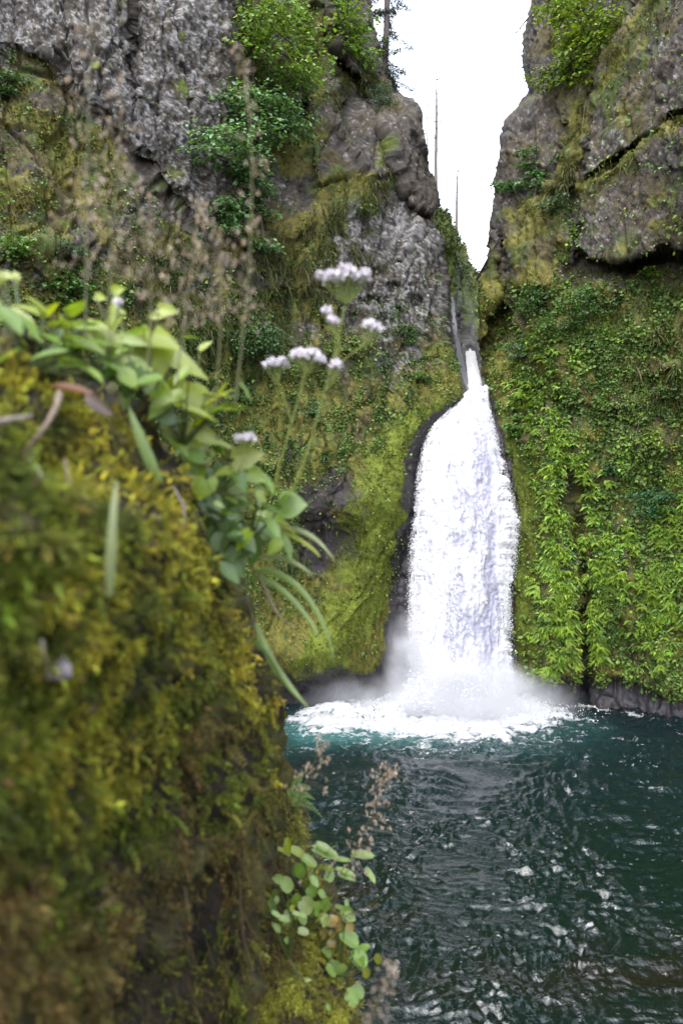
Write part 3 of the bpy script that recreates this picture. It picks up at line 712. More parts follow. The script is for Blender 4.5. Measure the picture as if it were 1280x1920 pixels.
link('side_veil', new_mesh('side_veil', P.reshape(-1, 3) - uf_o, grid_faces(*P.shape[:2]), np.clip(0.10 + 0.10 * fbm(P.reshape(-1, 3) * np.array([3, 1, .6]), 3, 348), .04, .4)[:, None] * np.array([0.95, 0.95, 1.08]), True), M_WHITE, uf)

# ------------------------------------------------------------------ mist: drifting spray at the foot of the falls and in the slot above
def mist_box(name, lo, hi, lobes, dens, label):
    lo, hi = np.array(lo, float), np.array(hi, float); c0 = (lo + hi) / 2
    V = np.array([[x, y, z] for x in (lo[0], hi[0]) for y in (lo[1], hi[1]) for z in (lo[2], hi[2])]) - c0
    F = np.array([[0, 1, 3, 2], [4, 6, 7, 5], [0, 4, 5, 1], [2, 3, 7, 6], [0, 2, 6, 4], [1, 5, 7, 3]])
    o = link(name, new_mesh(name, V, F), None, label=label, kind='stuff', cat='mist'); o.location = c0
    m = bpy.data.materials.new(name); m.use_nodes = True; nt = m.node_tree; nt.nodes.clear()
    out = nt.nodes.new('ShaderNodeOutputMaterial'); pv = nt.nodes.new('ShaderNodeVolumePrincipled')
    pv.inputs['Color'].default_value = (0.93, 0.94, 1.0, 1); pv.inputs['Anisotropy'].default_value = 0.2
    tc = nt.nodes.new('ShaderNodeTexCoord'); tot = None
    for (cx, cy, cz, rx, ry, rz, k) in lobes:
        mp = nt.nodes.new('ShaderNodeVectorMath'); mp.operation = 'SUBTRACT'; mp.inputs[1].default_value = (cx - c0[0], cy - c0[1], cz - c0[2]); nt.links.new(tc.outputs['Object'], mp.inputs[0])
        dv = nt.nodes.new('ShaderNodeVectorMath'); dv.operation = 'DIVIDE'; dv.inputs[1].default_value = (rx, ry, rz); nt.links.new(mp.outputs[0], dv.inputs[0])
        ln = nt.nodes.new('ShaderNodeVectorMath'); ln.operation = 'LENGTH'; nt.links.new(dv.outputs[0], ln.inputs[0])
        r = nt.nodes.new('ShaderNodeMapRange'); r.interpolation_type = 'SMOOTHSTEP'; r.inputs[1].default_value = 0.0; r.inputs[2].default_value = 1.0; r.inputs[3].default_value = k; r.inputs[4].default_value = 0.0
        nt.links.new(ln.outputs['Value'], r.inputs[0])
        if tot is None: tot = r.outputs[0]
        else:
            s = nt.nodes.new('ShaderNodeMath'); s.operation = 'ADD'; nt.links.new(tot, s.inputs[0]); nt.links.new(r.outputs[0], s.inputs[1]); tot = s.outputs[0]
    nz = nt.nodes.new('ShaderNodeTexNoise'); nz.inputs['Scale'].default_value = 0.7; nz.inputs['Detail'].default_value = 3; nt.links.new(tc.outputs['Object'], nz.inputs['Vector'])
    f = nmap(nt, nz.outputs['Fac'], 0.36, 0.64, 0.25, 1.5)
    ml = nt.nodes.new('ShaderNodeMath'); ml.operation = 'MULTIPLY'; nt.links.new(tot, ml.inputs[0]); nt.links.new(f, ml.inputs[1])
    m2 = nt.nodes.new('ShaderNodeMath'); m2.operation = 'MULTIPLY'; m2.inputs[1].default_value = dens; nt.links.new(ml.outputs[0], m2.inputs[0])
    nt.links.new(m2.outputs[0], pv.inputs['Density']); nt.links.new(pv.outputs[0], out.inputs['Volume'])
    o.data.materials.append(m)
    return o
mist_box('mist', (-3.5, 31.0, -0.3), (15.5, 37.4, 6.5),
         [(6.3, 34.3, 0.4, 4.8, 2.9, 3.4, 1.15), (3.4, 35.4, 2.4, 1.5, 1.6, 3.4, 0.55), (1.5, 35.6, 0.6, 4.2, 1.6, 1.6, 0.30), (9.2, 34.4, 0.6, 3.6, 1.8, 2.0, 0.22)], 1.9, 'pale drifting spray at the foot of the tall waterfall')
mist_box('mist', (5.5, 42.2, 15.5), (10.5, 48.5, 27.0), [(8.0, 45.5, 19.0, 3.4, 4.0, 8.5, 1.0)], 0.045, 'thin haze of spray in the slot around the upper fall')
# ------------------------------------------------------------------ plants that carpet the cliffs (nobody could count them)
UP = np.array([0, 0, 1.0])
def rnd3(n, s): return rng.normal(0, s, (n, 3))
def clump_mod(px, py, scale, seed):
    return np.clip(0.5 + 1.3 * fbm(np.stack([px / scale, py / scale, 0 * px], -1), 3, seed, 0.6), 0, 1.6)

def cover_leaves(S, wall, n, dens, size, cols, lift=0.05, clump=26, seed=400, up=0.55):
    dens = dens * clump_mod(wall.px, wall.py, clump, seed) ** 1.5
    p, nn, x, y, _ = wall.scatter(n, dens)
    k = len(p)
    sz = size * np.clip(np.exp(rng.normal(0, 0.35, k)), 0.4, 1.45)
    face = unit(nn * 0.7 + UP * up + rnd3(k, 0.45))
    grow = unit(nn * 0.55 + np.array([0, 0, -0.35]) + rnd3(k, 0.7))
    p = p + nn * (rng.random((k, 1)) * lift)
    hue = fbm(np.stack([x / 45, y / 45, 0 * x], -1), 2, seed + 5)
    ci = np.clip(((hue + 1) / 2 * len(cols) + rng.normal(0, 0.5, k)).astype(int), 0, len(cols) - 1)
    C = np.asarray(cols)[ci] * np.exp(rng.normal(0, 0.28, (k, 1))) * (1 + rng.normal(0, 0.06, (k, 3)))
    S.add(*cards(p, face, grow, sz * 0.85, sz, np.clip(C, 0.003, 0.6), 0.15))

def fuzz(S, wall, n, dens, length, cols, width=0.35, droop=0.35, clump=20, seed=440):
    """short moss shoots standing off the rock"""
    dens = dens * clump_mod(wall.px, wall.py, clump, seed)
    p, nn, x, y, _ = wall.scatter(n, dens); k = len(p)
    l = length * np.exp(rng.normal(0, 0.35, k))
    d = unit(nn * 0.8 + np.array([0, 0, -droop]) + rnd3(k, 0.5))
    hue = fbm(np.stack([x / 30, y / 30, 0 * x], -1), 2, seed + 5)
    ci = np.clip(((hue + 1) / 2 * len(cols) + rng.normal(0, 0.6, k)).astype(int), 0, len(cols) - 1)
    C = np.asarray(cols)[ci] * np.exp(rng.normal(0, 0.25, (k, 1)))
    R = unit(np.cross(d, UP + rnd3(k, 0.4) + nn * 0.5)) * (l * width * .5)[:, None]; q = p - nn * 0.02
    S.add(np.stack([q - R, q + R, q + d * l[:, None]], 1).reshape(-1, 3), np.arange(k * 3).reshape(k, 3), np.repeat(np.clip(C, 0.003, 0.6), 3, 0))

def hanging_grass(S, wall, n, dens, length, cols, clump=16, seed=470):
    dens = dens * clump_mod(wall.px, wall.py, clump, seed) ** 2
    p, nn, x, y, _ = wall.scatter(n, dens); k = len(p)
    l = length * np.exp(rng.normal(0, 0.3, k))
    d = unit(nn * 0.9 + UP * 0.25 + rnd3(k, 0.45))
    C = np.asarray(cols)[rng.integers(0, len(cols), k)] * np.exp(rng.normal(0, 0.25, (k, 1)))
    S.add(*blades(p, d, UP + rnd3(k, 0.3), l, l * 0.045 + 0.006, np.clip(C, 0.003, 0.6), 0.75, 3))

G_DARK = (0.050, 0.105, 0.026); G_MID = (0.105, 0.195, 0.038); G_LIGHT = (0.185, 0.285, 0.065); G_YEL = (0.25, 0.27, 0.050); G_BLUE = (0.060, 0.130, 0.055); G_BRIGHT = (0.20, 0.34, 0.045)
BROWN = (0.12, 0.085, 0.035); GOLD = (0.22, 0.165, 0.030)

# left cliff
px, py, wx, wy = LM['px'], LM['py'], LM['wx'], LM['wy']
vis = (px > -330) & (py > -120)
open_rock = np.clip(LM['slab'] * 0.96 + LM['dark'] * 0.93 + np.clip(LM['wet'], 0, 1) + 0.85 * pmask(wx, wy, [(620, 400), (700, 380), (800, 400), (850, 460), (850, 620), (780, 680), (700, 720), (690, 620), (640, 560)], 30) + 0.9 * pmask(wx, wy, [(560, -400), (800, -400), (830, 400), (760, 400), (690, 330), (560, 330)], 25), 0, 1)
d_cov = (1 - open_rock) * (0.18 + 0.82 * sstep(420, 560, py)) * (1 - 0.85 * LM['ribm'] * sstep(720, 800, py)) * (1 - 0.9 * sstep(1060, 1150, py) * sstep(420, 520, px)) * vis
d_cov = d_cov + 0.5 * pmask(wx, wy, [(690, 560), (760, 540), (850, 650), (860, 730), (790, 790), (700, 830), (640, 860), (600, 800), (690, 700)], 25) + 0.15 * pmask(wx, wy, [(0, 180), (180, 210), (260, 400), (0, 480)], 30)
S = Soup()
cover_leaves(S, WL, 78000, d_cov, 0.105, [G_DARK, G_MID, G_LIGHT, G_LIGHT, G_YEL], 0.12, 24, 401)
cover_leaves(S, WL, 16000, d_cov * sstep(480, 600, py), 0.17, [G_DARK, G_DARK, G_MID, G_LIGHT], 0.25, 34, 411)
d_fz = (1 - np.clip(LM['wet'] * 1.2, 0, 1)) * vis * np.clip(LM['yel'] * 0.9 + 0.12, 0, 1) * (1 - 0.85 * LM['slab'])
fuzz(S, WL, 72000, d_fz, 0.11, [BROWN, (0.12, 0.12, 0.03), (0.13, 0.15, 0.025), (0.18, 0.165, 0.03), G_YEL])
fuzz(S, WL, 26000, LM['ribm'] * sstep(725, 770, py) * (1 - LM['wet']), 0.075, [(0.10, 0.13, 0.015), (0.16, 0.18, 0.016), (0.21, 0.215, 0.02)], seed=452)
d_gr = (np.exp(-(line_d(wx, wy, [(450, 450), (560, 480), (680, 470)]) / 30) ** 2) + np.exp(-(line_d(wx, wy, [(735, 160), (650, 150), (600, 210)]) / 18) ** 2) + 0.9 * np.exp(-(line_d(wx, wy, [(730, 320), (660, 400), (600, 440)]) / 20) ** 2) + 0.25 * pmask(wx, wy, [(250, 440), (560, 430), (640, 560), (520, 700), (280, 700)], 40) + 0.6 * np.exp(-(line_d(wx, wy, [(700, 130), (735, 190)]) / 12) ** 2)) * vis
hanging_grass(S, WL, 15000, d_gr, 0.42, [(0.14, 0.16, 0.04), (0.10, 0.135, 0.03), (0.19, 0.185, 0.07), (0.085, 0.12, 0.03)])
link('ground_cover', S.mesh('ground_cover'), M_COVER, kind='stuff', label='mat of small leaves, moss and grass clothing the left cliff', cat='ground cover')

# right cliff
px, py, wx, wy = RM['px'], RM['py'], RM['wx'], RM['wy']
vis = (px < 1420) & (py > -120)
low = sstep(500, 560, wy)
d_cov = low * (1 - RM['wet']) * (1 - 0.9 * RM['band']) * (1 - 0.8 * RM['crack']) * (0.25 + 0.75 * sstep(960, 1000, px) + 0.4 * sstep(560, 720, py)) * vis
d_cov = d_cov * (1 - 0.55 * sstep(860, 960, py)) + 0.55 * pmask(wx, wy, [(1050, 350), (1080, 340), (1078, 480), (1110, 500), (1070, 540), (1030, 540), (1045, 440)], 12) + 0.04 * (RM['a'] + RM['b']) * vis
S = Soup()
cover_leaves(S, WR, 70000, d_cov, 0.105, [G_MID, G_MID, G_LIGHT, G_LIGHT, G_BRIGHT, G_BRIGHT, G_YEL], 0.15, 24, 501)
cover_leaves(S, WR, 16000, d_cov, 0.18, [G_MID, G_MID, G_LIGHT, G_BRIGHT], 0.28, 30, 511)
fuzz(S, WR, 42000, np.clip(RM['moss'], 0, 1) ** 2 * (1 - RM['wet']) * vis, 0.11, [BROWN, (0.12, 0.115, 0.03), (0.11, 0.14, 0.03), (0.18, 0.165, 0.03), G_YEL], seed=541)
fuzz(S, WR, 11000, RM['band'], 0.075, [(0.08, 0.10, 0.012), (0.12, 0.13, 0.013), (0.15, 0.15, 0.015)], seed=552)
d_gr = np.exp(-(line_d(wx, wy, [(960, 410), (1000, 372), (1060, 360)]) / 14) ** 2) + 0.8 * np.exp(-(line_d(wx, wy, [(1060, 340), (1090, 200)]) / 12) ** 2) + 0.7 * np.exp(-(line_d(wx, wy, [(1090, 345), (1180, 284), (1290, 209), (1400, 140)]) / 7) ** 2) + 0.7 * np.exp(-(line_d(wx, wy, [(1150, 90), (1220, 0), (1260, -50)]) / 16) ** 2) + 0.35 * pmask(wx, wy, [(1120, 560), (1400, 520), (1400, 740), (1180, 740)], 30) + 0.5 * ell(px, py, 1245, 685, 40, 14) + 0.6 * ell(px, py, 1240, 740, 40, 16)
hanging_grass(S, WR, 11000, d_gr * vis, 0.40, [(0.15, 0.165, 0.04), (0.10, 0.135, 0.03), (0.20, 0.185, 0.07)], seed=571)
link('ground_cover', S.mesh('ground_cover'), M_COVER, kind='stuff', label='mat of small leaves, moss and grass clothing the right cliff', cat='ground cover')

# top of the far gorge wall
S = Soup(); k = 5000
r = (rng.random(k) ** 2 * 40).astype(int); cc = rng.integers(20, FARP.shape[1] - 1, k); p = FARP[r, cc] + rnd3(k, 0.08); sz = 0.16 * np.exp(rng.normal(0, .3, k))
S.add(*cards(p, UP + rnd3(k, .5) + np.array([0, -0.6, 0]), np.array([0, -0.5, 0.2]) + rnd3(k, .7), sz, sz, tint(k, (0.085, 0.13, 0.03), .3), .15))
link('ground_cover', S.mesh('ground_cover'), M_COVER, kind='stuff', label='green growth on the crest of the far gorge wall', cat='ground cover')

# ------------------------------------------------------------------ maidenhair ferns on the wet wall right of the falls
def fern_mesh(name, seed, nf, leaflets):
    """a fan of fingers spreading outwards and drooping; local -Y is away from the wall; returns two frond meshes"""
    r = np.random.default_rng(seed); tiers = []
    stem = np.array([0.10, 0.07, 0.03])
    base_c = np.array([0.30, 0.47, 0.055])
    for tier in range(2):
        S = Soup()
        hub = np.array([r.normal(0, .06), -0.16 - 0.10 * tier, 0.05 - 0.16 * tier])
        S.add(*tube(np.array([[0, 0.1, -0.05], hub * 0.6 + [0, 0, 0.03], hub]), 0.006, stem, 4))
        for k in range(nf):
            a = (k / (nf - 1) - 0.5) * 3.6 + r.normal(0, .08)
            L = 0.34 * (1 - 0.28 * abs(a) / 1.8) * r.uniform(.85, 1.15)
            d = np.array([math.sin(a), -0.55, 0.22 * math.cos(a) - 0.28]); d /= np.linalg.norm(d)
            t = (np.arange(leaflets) + 1) / leaflets
            c = hub + d * (L * t)[:, None] + np.array([0, 0, -1.0]) * (0.45 * L * t ** 2)[:, None]
            side = np.cross(d, UP); side /= np.linalg.norm(side)
            w = 0.072 * (1 - 0.7 * t) + 0.016
            for s in (-1, 1):
                u = side * s + d * 0.35 + np.array([0, 0, -0.25])
                cc = base_c * np.exp(r.normal(0, .2)) * (0.8 + 0.35 * t)[:, None] * np.array([1, 1, 1])
                S.add(*cards(c, np.tile(UP + np.array([0, -0.6, 0]), (leaflets, 1)), np.tile(u, (leaflets, 1)), w * 0.62, w * 1.25, cc, 0.05))
        me = S.mesh(name); me.materials.append(M_LEAF); tiers.append(me)
    return tiers
FERNS = [fern_mesh('frond', 60 + k, 7 + k % 3, 10) for k in range(7)]
px, py = RM['px'], RM['py']
colm = np.exp(-((px - np.interp(py, [700, 850, 1000, 1250], [965, 1040, 1058, 1045])) / np.interp(py, [700, 850, 1000, 1250], [26, 44, 40, 55])) ** 4) * sstep(690, 760, py) * sstep(1285, 1250, py)
colm2 = np.exp(-((px - np.interp(py, [900, 1050, 1250], [1105, 1125, 1110])) / 24) ** 4) * sstep(860, 930, py) * sstep(1260, 1200, py)
field = pmask(RM['wx'], RM['wy'], [(1120, 1020), (1190, 990), (1290, 930), (1420, 930), (1420, 1190), (1230, 1180), (1140, 1150)], 22) + 0.6 * pmask(RM['wx'], RM['wy'], [(1130, 1150), (1420, 1150), (1420, 1260), (1200, 1240)], 20) + 0.35 * pmask(RM['wx'], RM['wy'], [(940, 600), (1010, 620), (1060, 720), (1060, 830), (960, 760)], 25)
dens = np.clip(colm * 1.5 + colm2 * 1.2 + field * 0.8, 0, 1.5) * (1 - np.clip(RM['crack'] * 4, 0, 1) * 0.97) * (1 - RM['wet']) * (1 - 0.8 * RM['band'])
p, nn, fx, fy_, _ = WR.scatter(1500, dens * clump_mod(px, py, 22, 610))
sel = []; taken = np.zeros((0, 2))
for i in range(len(p)):                      # ferns keep a little distance from one another
    q = np.array([fx[i], fy_[i]])
    if len(taken) == 0 or np.min(np.abs(taken - q).max(1)) > 10.5:
        sel.append(i); taken = np.vstack([taken, q])
sel = [i for i in sel if fx[i] < 1285]
size_rank = sorted(sel, key=lambda i: rng.random())
big, rest = size_rank[:300], size_rank[300:]
for i in big:
    me = FERNS[rng.integers(len(FERNS))]
    left = fx[i] < np.interp(fy_[i], [760, 860, 960, 1060, 1160, 1290], [1042, 1062, 1082, 1093, 1091, 1094])
    if left: zone = ['high beside the top of the waterfall', 'halfway down beside the waterfall', 'left of the dark crack, low above the mist'][int(fy_[i] > 880) + int(fy_[i] > 1080)]
    else: zone = ('close right of the dark crack' if fx[i] < 1175 else 'toward the right edge of the photo') + (', high on the wall' if fy_[i] < 1080 else ', low above the wet black rock')
    o = thing('maidenhair_fern', p[i] - nn[i] * 0.03, label='maidenhair fern ' + zone, cat='fern', group='ferns ' + zone)
    for m_ in me: link('frond', m_, None, o)
    o.rotation_euler = (rng.normal(0, .15), rng.normal(0, .2), math.atan2(nn[i][0], -nn[i][1]) + rng.normal(0, .35))
    s = rng.choice([0.55, 0.7, 0.85, 1.0, 1.25]) * rng.uniform(.9, 1.1); o.scale = (s, s, s)
S = Soup()
p2, n2, x2, y2, _ = WR.scatter(5200, dens * clump_mod(px, py, 22, 610) + 0.02 * dens)
pp = np.concatenate([p[rest], p2]) if rest else p2; nnn = np.concatenate([nn[rest], n2]) if rest else n2
for a in np.linspace(-1.7, 1.7, 7):
    k = len(pp); aa = a + rng.normal(0, .12, k)
    ang = np.arctan2(nnn[:, 0], -nnn[:, 1])
    side = np.stack([np.cos(ang), np.sin(ang), 0 * ang], -1); outd = np.stack([np.sin(ang), -np.cos(ang), 0 * ang], -1)
    d = side * np.sin(aa)[:, None] + outd * 0.6 + UP * (0.2 * np.cos(aa) - 0.45)[:, None]
    l = 0.24 * np.exp(rng.normal(0, .3, k))
    if a == -1.7: basec = tint(k, (0.25, 0.41, 0.05), .28, .08)
    S.add(*cards(pp + outd * 0.10, UP + outd * 0.5 + rnd3(k, .15), d, l * 0.34, l, basec, 0.1, 0.25))
link('small_ferns', S.mesh('small_ferns'), M_LEAF, kind='stuff', label='countless small fern fans filling in between the larger maidenhair ferns', cat='fern')

# ------------------------------------------------------------------ shrubs, each a thing: stems and leafy crown
def leafy_sprays(S, centres, radius, n_each, leaf, col, flat=0.35, out=None, var=0.28):
    """leaf sprays: flattened drooping discs of leaves around each centre"""
    for c in centres:
        n = max(4, int(n_each * rng.uniform(.7, 1.3))); R = radius * rng.uniform(.7, 1.25)
        a = rng.uniform(0, 2 * np.pi, n); r = R * np.sqrt(rng.random(n))
        q = np.stack([np.cos(a) * r, np.sin(a) * r, -0.35 * r * r / R + rng.normal(0, flat * R * 0.35, n)], -1)
        grow = np.stack([np.cos(a), np.sin(a), -0.35 + 0 * a], -1) + rnd3(n, .35)
        face = UP + rnd3(n, .38) + np.array([0, -0.35, 0])
        lw = leaf * np.exp(rng.normal(0, .25, n))
        C = tint(n, np.asarray(col) * math.exp(rng.normal(0, .16)), var, .07)
        S.add(*cards(c + q, face, grow, lw * 0.95, lw, C, 0.12, 0.1))

def shrub(name, wall, px, py, w, h, label, col_, leaf=0.12, n=22, dens=1.0, group=None, lift=0.35):
    """w, h in photograph pixels at the place where it grows"""
    col = np.asarray(col_) * 1.45
    p, nn = wall.pos(px, py + h * 0.3); dist = p[1]; R = w / 2 / FPX * dist; H = h / 2 / FPX * dist
    t = thing(name, p, label, 'shrub', group)
    ctr = p + nn * R * lift + UP * H * 0.45
    k = max(6, int(n * dens)); v = unit(rnd3(k, 1)) * (rng.random((k, 1)) ** 0.4); v[:, 2] = v[:, 2]
    cs = ctr + v * np.array([R, R * 0.7, H])
    S = Soup(); leafy_sprays(S, cs, min(R, H) * 0.5 + 0.08, 26, leaf, col)
    link('crown', S.mesh('crown', origin=p), M_LEAF, t)
    S = Soup()
    for c in cs[:: max(1, k // 7)]:
        S.add(*tube(wiggle(p - nn * 0.1, c, 5, .08), np.linspace(0.022, 0.008, 5), (0.07, 0.05, 0.035), 5))
    link('stems', S.mesh('stems', origin=p), M_BARK, t)
    return t
SH = [
 ('shrub', WL, 14, 150, 52, 66, 'dark green shrub at the photo’s left edge under the grey slab', G_DARK, .12, 26),
 ('shrub', WL, 52, 462, 70, 56, 'light green leafy shrub low at the left edge of the mossy cliff', G_MID, .13, 24),
 ('shrub', WL, 140, 545, 104, 88, 'large fresh green shrub on the left cliff behind the near leaves', (0.065, 0.145, 0.03), .15, 44),
 ('shrub', WL, 130, 462, 70, 34, 'dark bluish shrub above the large fresh green shrub', G_BLUE, .10, 18),
 ('shrub', WL, 482, 615, 92, 88, 'rounded blue-green shrub left of the pale flower heads', (0.045, 0.115, 0.04), .12, 44),
 ('shrub', WL, 455, 725, 60, 56, 'low dark green shrub below the rounded blue-green shrub', G_DARK, .12, 20),
 ('shrub', WL, 588, 768, 38, 40, 'small blue-green bush between the two flower stems', G_BLUE, .11, 14),
 ('shrub', WL, 716, 185, 44, 70, 'blue-green juniper-like bush on the skyline beside the rounded grey block', (0.045, 0.105, 0.05), .09, 34),
 ('shrub', WL, 690, 165, 50, 40, 'feathery pale green bush left of the skyline bush', (0.09, 0.13, 0.045), .09, 22),
 ('shrub', WL, 565, 20, 46, 60, 'soft pale green bush high on the left cliff beside the maple', (0.09, 0.14, 0.04), .09, 22),
 ('shrub', WL, 590, 70, 26, 26, 'small yellowish bush on the ledge below the soft pale bush', (0.10, 0.14, 0.03), .09, 10),
 ('shrub', WL, 668, 398, 56, 26, 'low grass-green bush on the slanting mossy streak', (0.075, 0.125, 0.03), .10, 14),
 ('shrub', WL, 765, 618, 50, 56, 'green fernlike bush on bare rock left of the upper fall', (0.055, 0.13, 0.025), .13, 20),
 ('shrub', WL, 782, 705, 46, 34, 'small green bush on the moss just left of the waterfall lip', (0.07, 0.14, 0.025), .12, 14),
 ('shrub', WR, 1012, 548, 84, 62, 'dark green bush at the left end of the overgrown ledge', (0.045, 0.10, 0.025), .13, 38),
 ('shrub', WR, 1118, 548, 118, 72, 'broad leafy green bush beneath the great overhanging slab', (0.06, 0.125, 0.03), .13, 52),
 ('shrub', WR, 1050, 608, 96, 50, 'spreading green bush below the two ledge bushes', (0.06, 0.12, 0.025), .12, 34),
 ('shrub', WR, 1042, 385, 66, 40, 'dark bush on the grassy knob of the right cliff', (0.035, 0.08, 0.028), .11, 26),
 ('shrub', WR, 1232, 925, 84, 62, 'compact bluish green bush near the right edge of the photo', (0.035, 0.12, 0.05), .10, 46),
 ('shrub', WR, 1222, 500, 40, 26, 'small bright shrub under the right end of the overhang', G_BRIGHT, .12, 10),
 ('shrub', WR, 1252, 728, 66, 40, 'light green arching bush above bare hanging twigs at the right edge', (0.08, 0.14, 0.035), .11, 24),
 ('shrub', WR, 972, 652, 44, 40, 'pale bluish green plant on the slope right of the upper fall', (0.07, 0.15, 0.06), .13, 16),
 ('shrub', WR, 962, 795, 40, 60, 'bright leafy plant hanging beside the top of the waterfall', (0.075, 0.165, 0.03), .14, 22),
 ('shrub', WR, 1140, 870, 30, 24, 'little dark green bush in the middle of the leafy wall', (0.035, 0.10, 0.03), .11, 10),
]
for a in SH: shrub(*a)

# bare hanging twigs at the right edge
t_p, t_n = WR.pos(1245, 765)
t = thing('bare_twigs', t_p, 'tangle of bare grey twigs hanging on the right cliff below the arching bush', 'twigs')
for k in range(16):
    a = t_p + t_n * 0.15 + np.array([rng.normal(0, .7), 0, rng.normal(0, .25)]); b2 = a + np.array([rng.normal(0, .5), rng.normal(-.1, .2), -rng.uniform(.6, 1.7)])
    v, f, c_ = tube(wiggle(a, b2, 6, .12), np.linspace(.016, .006, 6), (0.15, 0.125, 0.11), 4); S = Soup(); S.add(v, f, c_); link('twig', S.mesh('twig', origin=t_p), M_BARK, t)

# sword ferns with brown skirts of dead fronds
def sword_fern(wall, px, py, r, label):
    p, nn = wall.pos(px, py); t = thing('sword_fern', p, label, 'fern', 'sword ferns on the left cliff'); L = r / FPX * p[1]
    S = Soup(); k = 26; a = np.linspace(0, 2 * np.pi, k) + rng.normal(0, .1, k)
    d = np.stack([np.cos(a), -0.5 + 0 * a, np.sin(a) * 0.7 + 0.25], -1)
    S.add(*blades(np.tile(p + nn * .05, (k, 1)), d, np.tile(UP, (k, 1)) + rnd3(k, .3), L * rng.uniform(.8, 1.2, k), 0.075, tint(k, (0.06, 0.13, 0.025), .2), .35, 4)); link('fronds', S.mesh('fronds', origin=p), M_LEAF, t)
    S = Soup(); k = 16
    S.add(*blades(np.tile(p + nn * .08, (k, 1)), np.stack([rng.normal(0, .35, k), rng.normal(-.2, .1, k), -np.ones(k)], -1), np.tile(np.array([1.0, 0, 0]), (k, 1)), L * rng.uniform(.7, 1.1, k), 0.06, tint(k, (0.11, 0.065, 0.04), .2), .1, 3)); link('dead_fronds', S.mesh('dead_fronds', origin=p), M_LEAF, t)
for (x, y, r, l) in [(402, 722, 24, 'green sword fern with grey dead skirt left of the flower stems'), (442, 778, 14, 'small sword fern with a brown tuft of dead fronds'), (528, 700, 16, 'sword fern behind the lower flower heads'), (612, 850, 15, 'small sword fern right of the flower stem'), (745, 575, 14, 'sword fern on the bare rock left of the upper fall')]:
    sword_fern(WL, x, y, r, l)

# ------------------------------------------------------------------ trees
def broadleaf(name, wall, root, trunk, crowns, label, leaf, col, n_spray, per=30, spray=0.55, off=0.6):
    """root pixel on wall; trunk: list of pixels (with forward offset); crowns: (px,py,rx,ry,offset)"""
    p, nn = wall.pos(*root); t = thing(name, p, label, 'tree')
    fwd = np.array([0, -1.0, 0])
    tp = [p - nn * 0.15]
    for (x, y, o) in trunk: q, _ = wall.pos(x, y); tp.append(q + fwd * o)
    tp = np.array(tp); seg = np.concatenate([wiggle(tp[i], tp[i + 1], 5, .04)[:-1] for i in range(len(tp) - 1)] + [tp[-1:]])
    S = Soup(); bark = (0.075, 0.062, 0.05)
    S.add(*tube(seg, np.linspace(0.10, 0.035, len(seg)), bark, 7)); trunk_o = link('trunk', S.mesh('trunk', origin=p), M_BARK, t)
    SL, SB = Soup(), Soup()
    tot = sum(c[2] * c[3] for c in crowns)
    for (x, y, rx, ry, o) in crowns:
        q, _ = wall.pos(x, y); q = at(x, y, q[1] - o); sx, sz = rx / FPX * q[1], ry / FPX * q[1]
        k = max(3, int(n_spray * rx * ry / tot)); v = unit(rnd3(k, 1)) * (rng.random((k, 1)) ** 0.6) * 1.3
        cs = q + v * np.array([sx, min(sx, 1.4) * 0.8, sz])
        leafy_sprays(SL, cs, spray, per, leaf, col, 0.3)
        a = seg[np.argmin(np.linalg.norm(seg - q, axis=1))]
        SB.add(*tube(wiggle(a, q, 6, .06), np.linspace(.04, .02, 6), bark, 5))
        for c in cs[::2]: SB.add(*tube(wiggle(q + (a - q) * rng.uniform(0, .4), c, 5, .06), np.linspace(.018, .006, 5), bark, 4))
    link('branches', SB.mesh('branches', origin=p), M_BARK, t)
    link('crown', SL.mesh('crown', origin=p), M_LEAF, t)
broadleaf('maple_tree', WL, (505, 300), [(492, 200, .8), (488, 100, 1.0), (500, 0, 1.2)], [(500, 15, 62, 50, 1.4), (470, 55, 38, 30, 1.2), (560, 55, 40, 28, 1.3), (500, 95, 50, 26, 1.5), (590, 118, 36, 22, 1.2), (545, 128, 60, 24, 1.6), (450, 80, 22, 14, 1.0)], 'bright green maple growing from the left cliff at the top of the photo', 0.19, (0.22, 0.37, 0.07), 190, 15, .85)
broadleaf('maple_tree', WL, (500, 470), [(500, 380, .7), (495, 280, 1.0)], [(440, 175, 40, 14, 1.2), (480, 180, 44, 20, 1.4), (530, 200, 46, 20, 1.5), (420, 250, 42, 20, 1.4), (480, 235, 46, 20, 1.6), (545, 238, 40, 20, 1.4), (390, 280, 22, 12, 1.1), (470, 285, 44, 14, 1.3), (560, 160, 40, 14, 1.5)], 'dark blue-green maple spreading flat layers of leaves against the grey left cliff', 0.19, (0.15, 0.30, 0.11), 230, 15, .85)
broadleaf('maple_sapling', WL, (480, 480), [(470, 400, .4), (462, 330, .5)], [(455, 320, 30, 16, .6), (480, 350, 26, 16, .6), (430, 390, 26, 20, .5), (500, 395, 22, 10, .5), (425, 425, 22, 12, .5), (500, 455, 24, 12, .5)], 'straggling dark sapling below the layered maple on the left cliff', 0.18, (0.14, 0.29, 0.10), 110, 18, .6)
broadleaf('maple_tree', WL, (650, 130), [(650, 80, .5), (645, 20, .7)], [(640, 5, 30, 36, .8), (665, 45, 30, 26, .8), (680, 85, 30, 22, .8), (650, 80, 24, 24, .8), (632, 40, 18, 28, .7), (675, 108, 26, 12, .7)], 'bright green maple clinging to the skyline rim of the left cliff', 0.20, (0.17, 0.30, 0.045), 80, 22, .6)
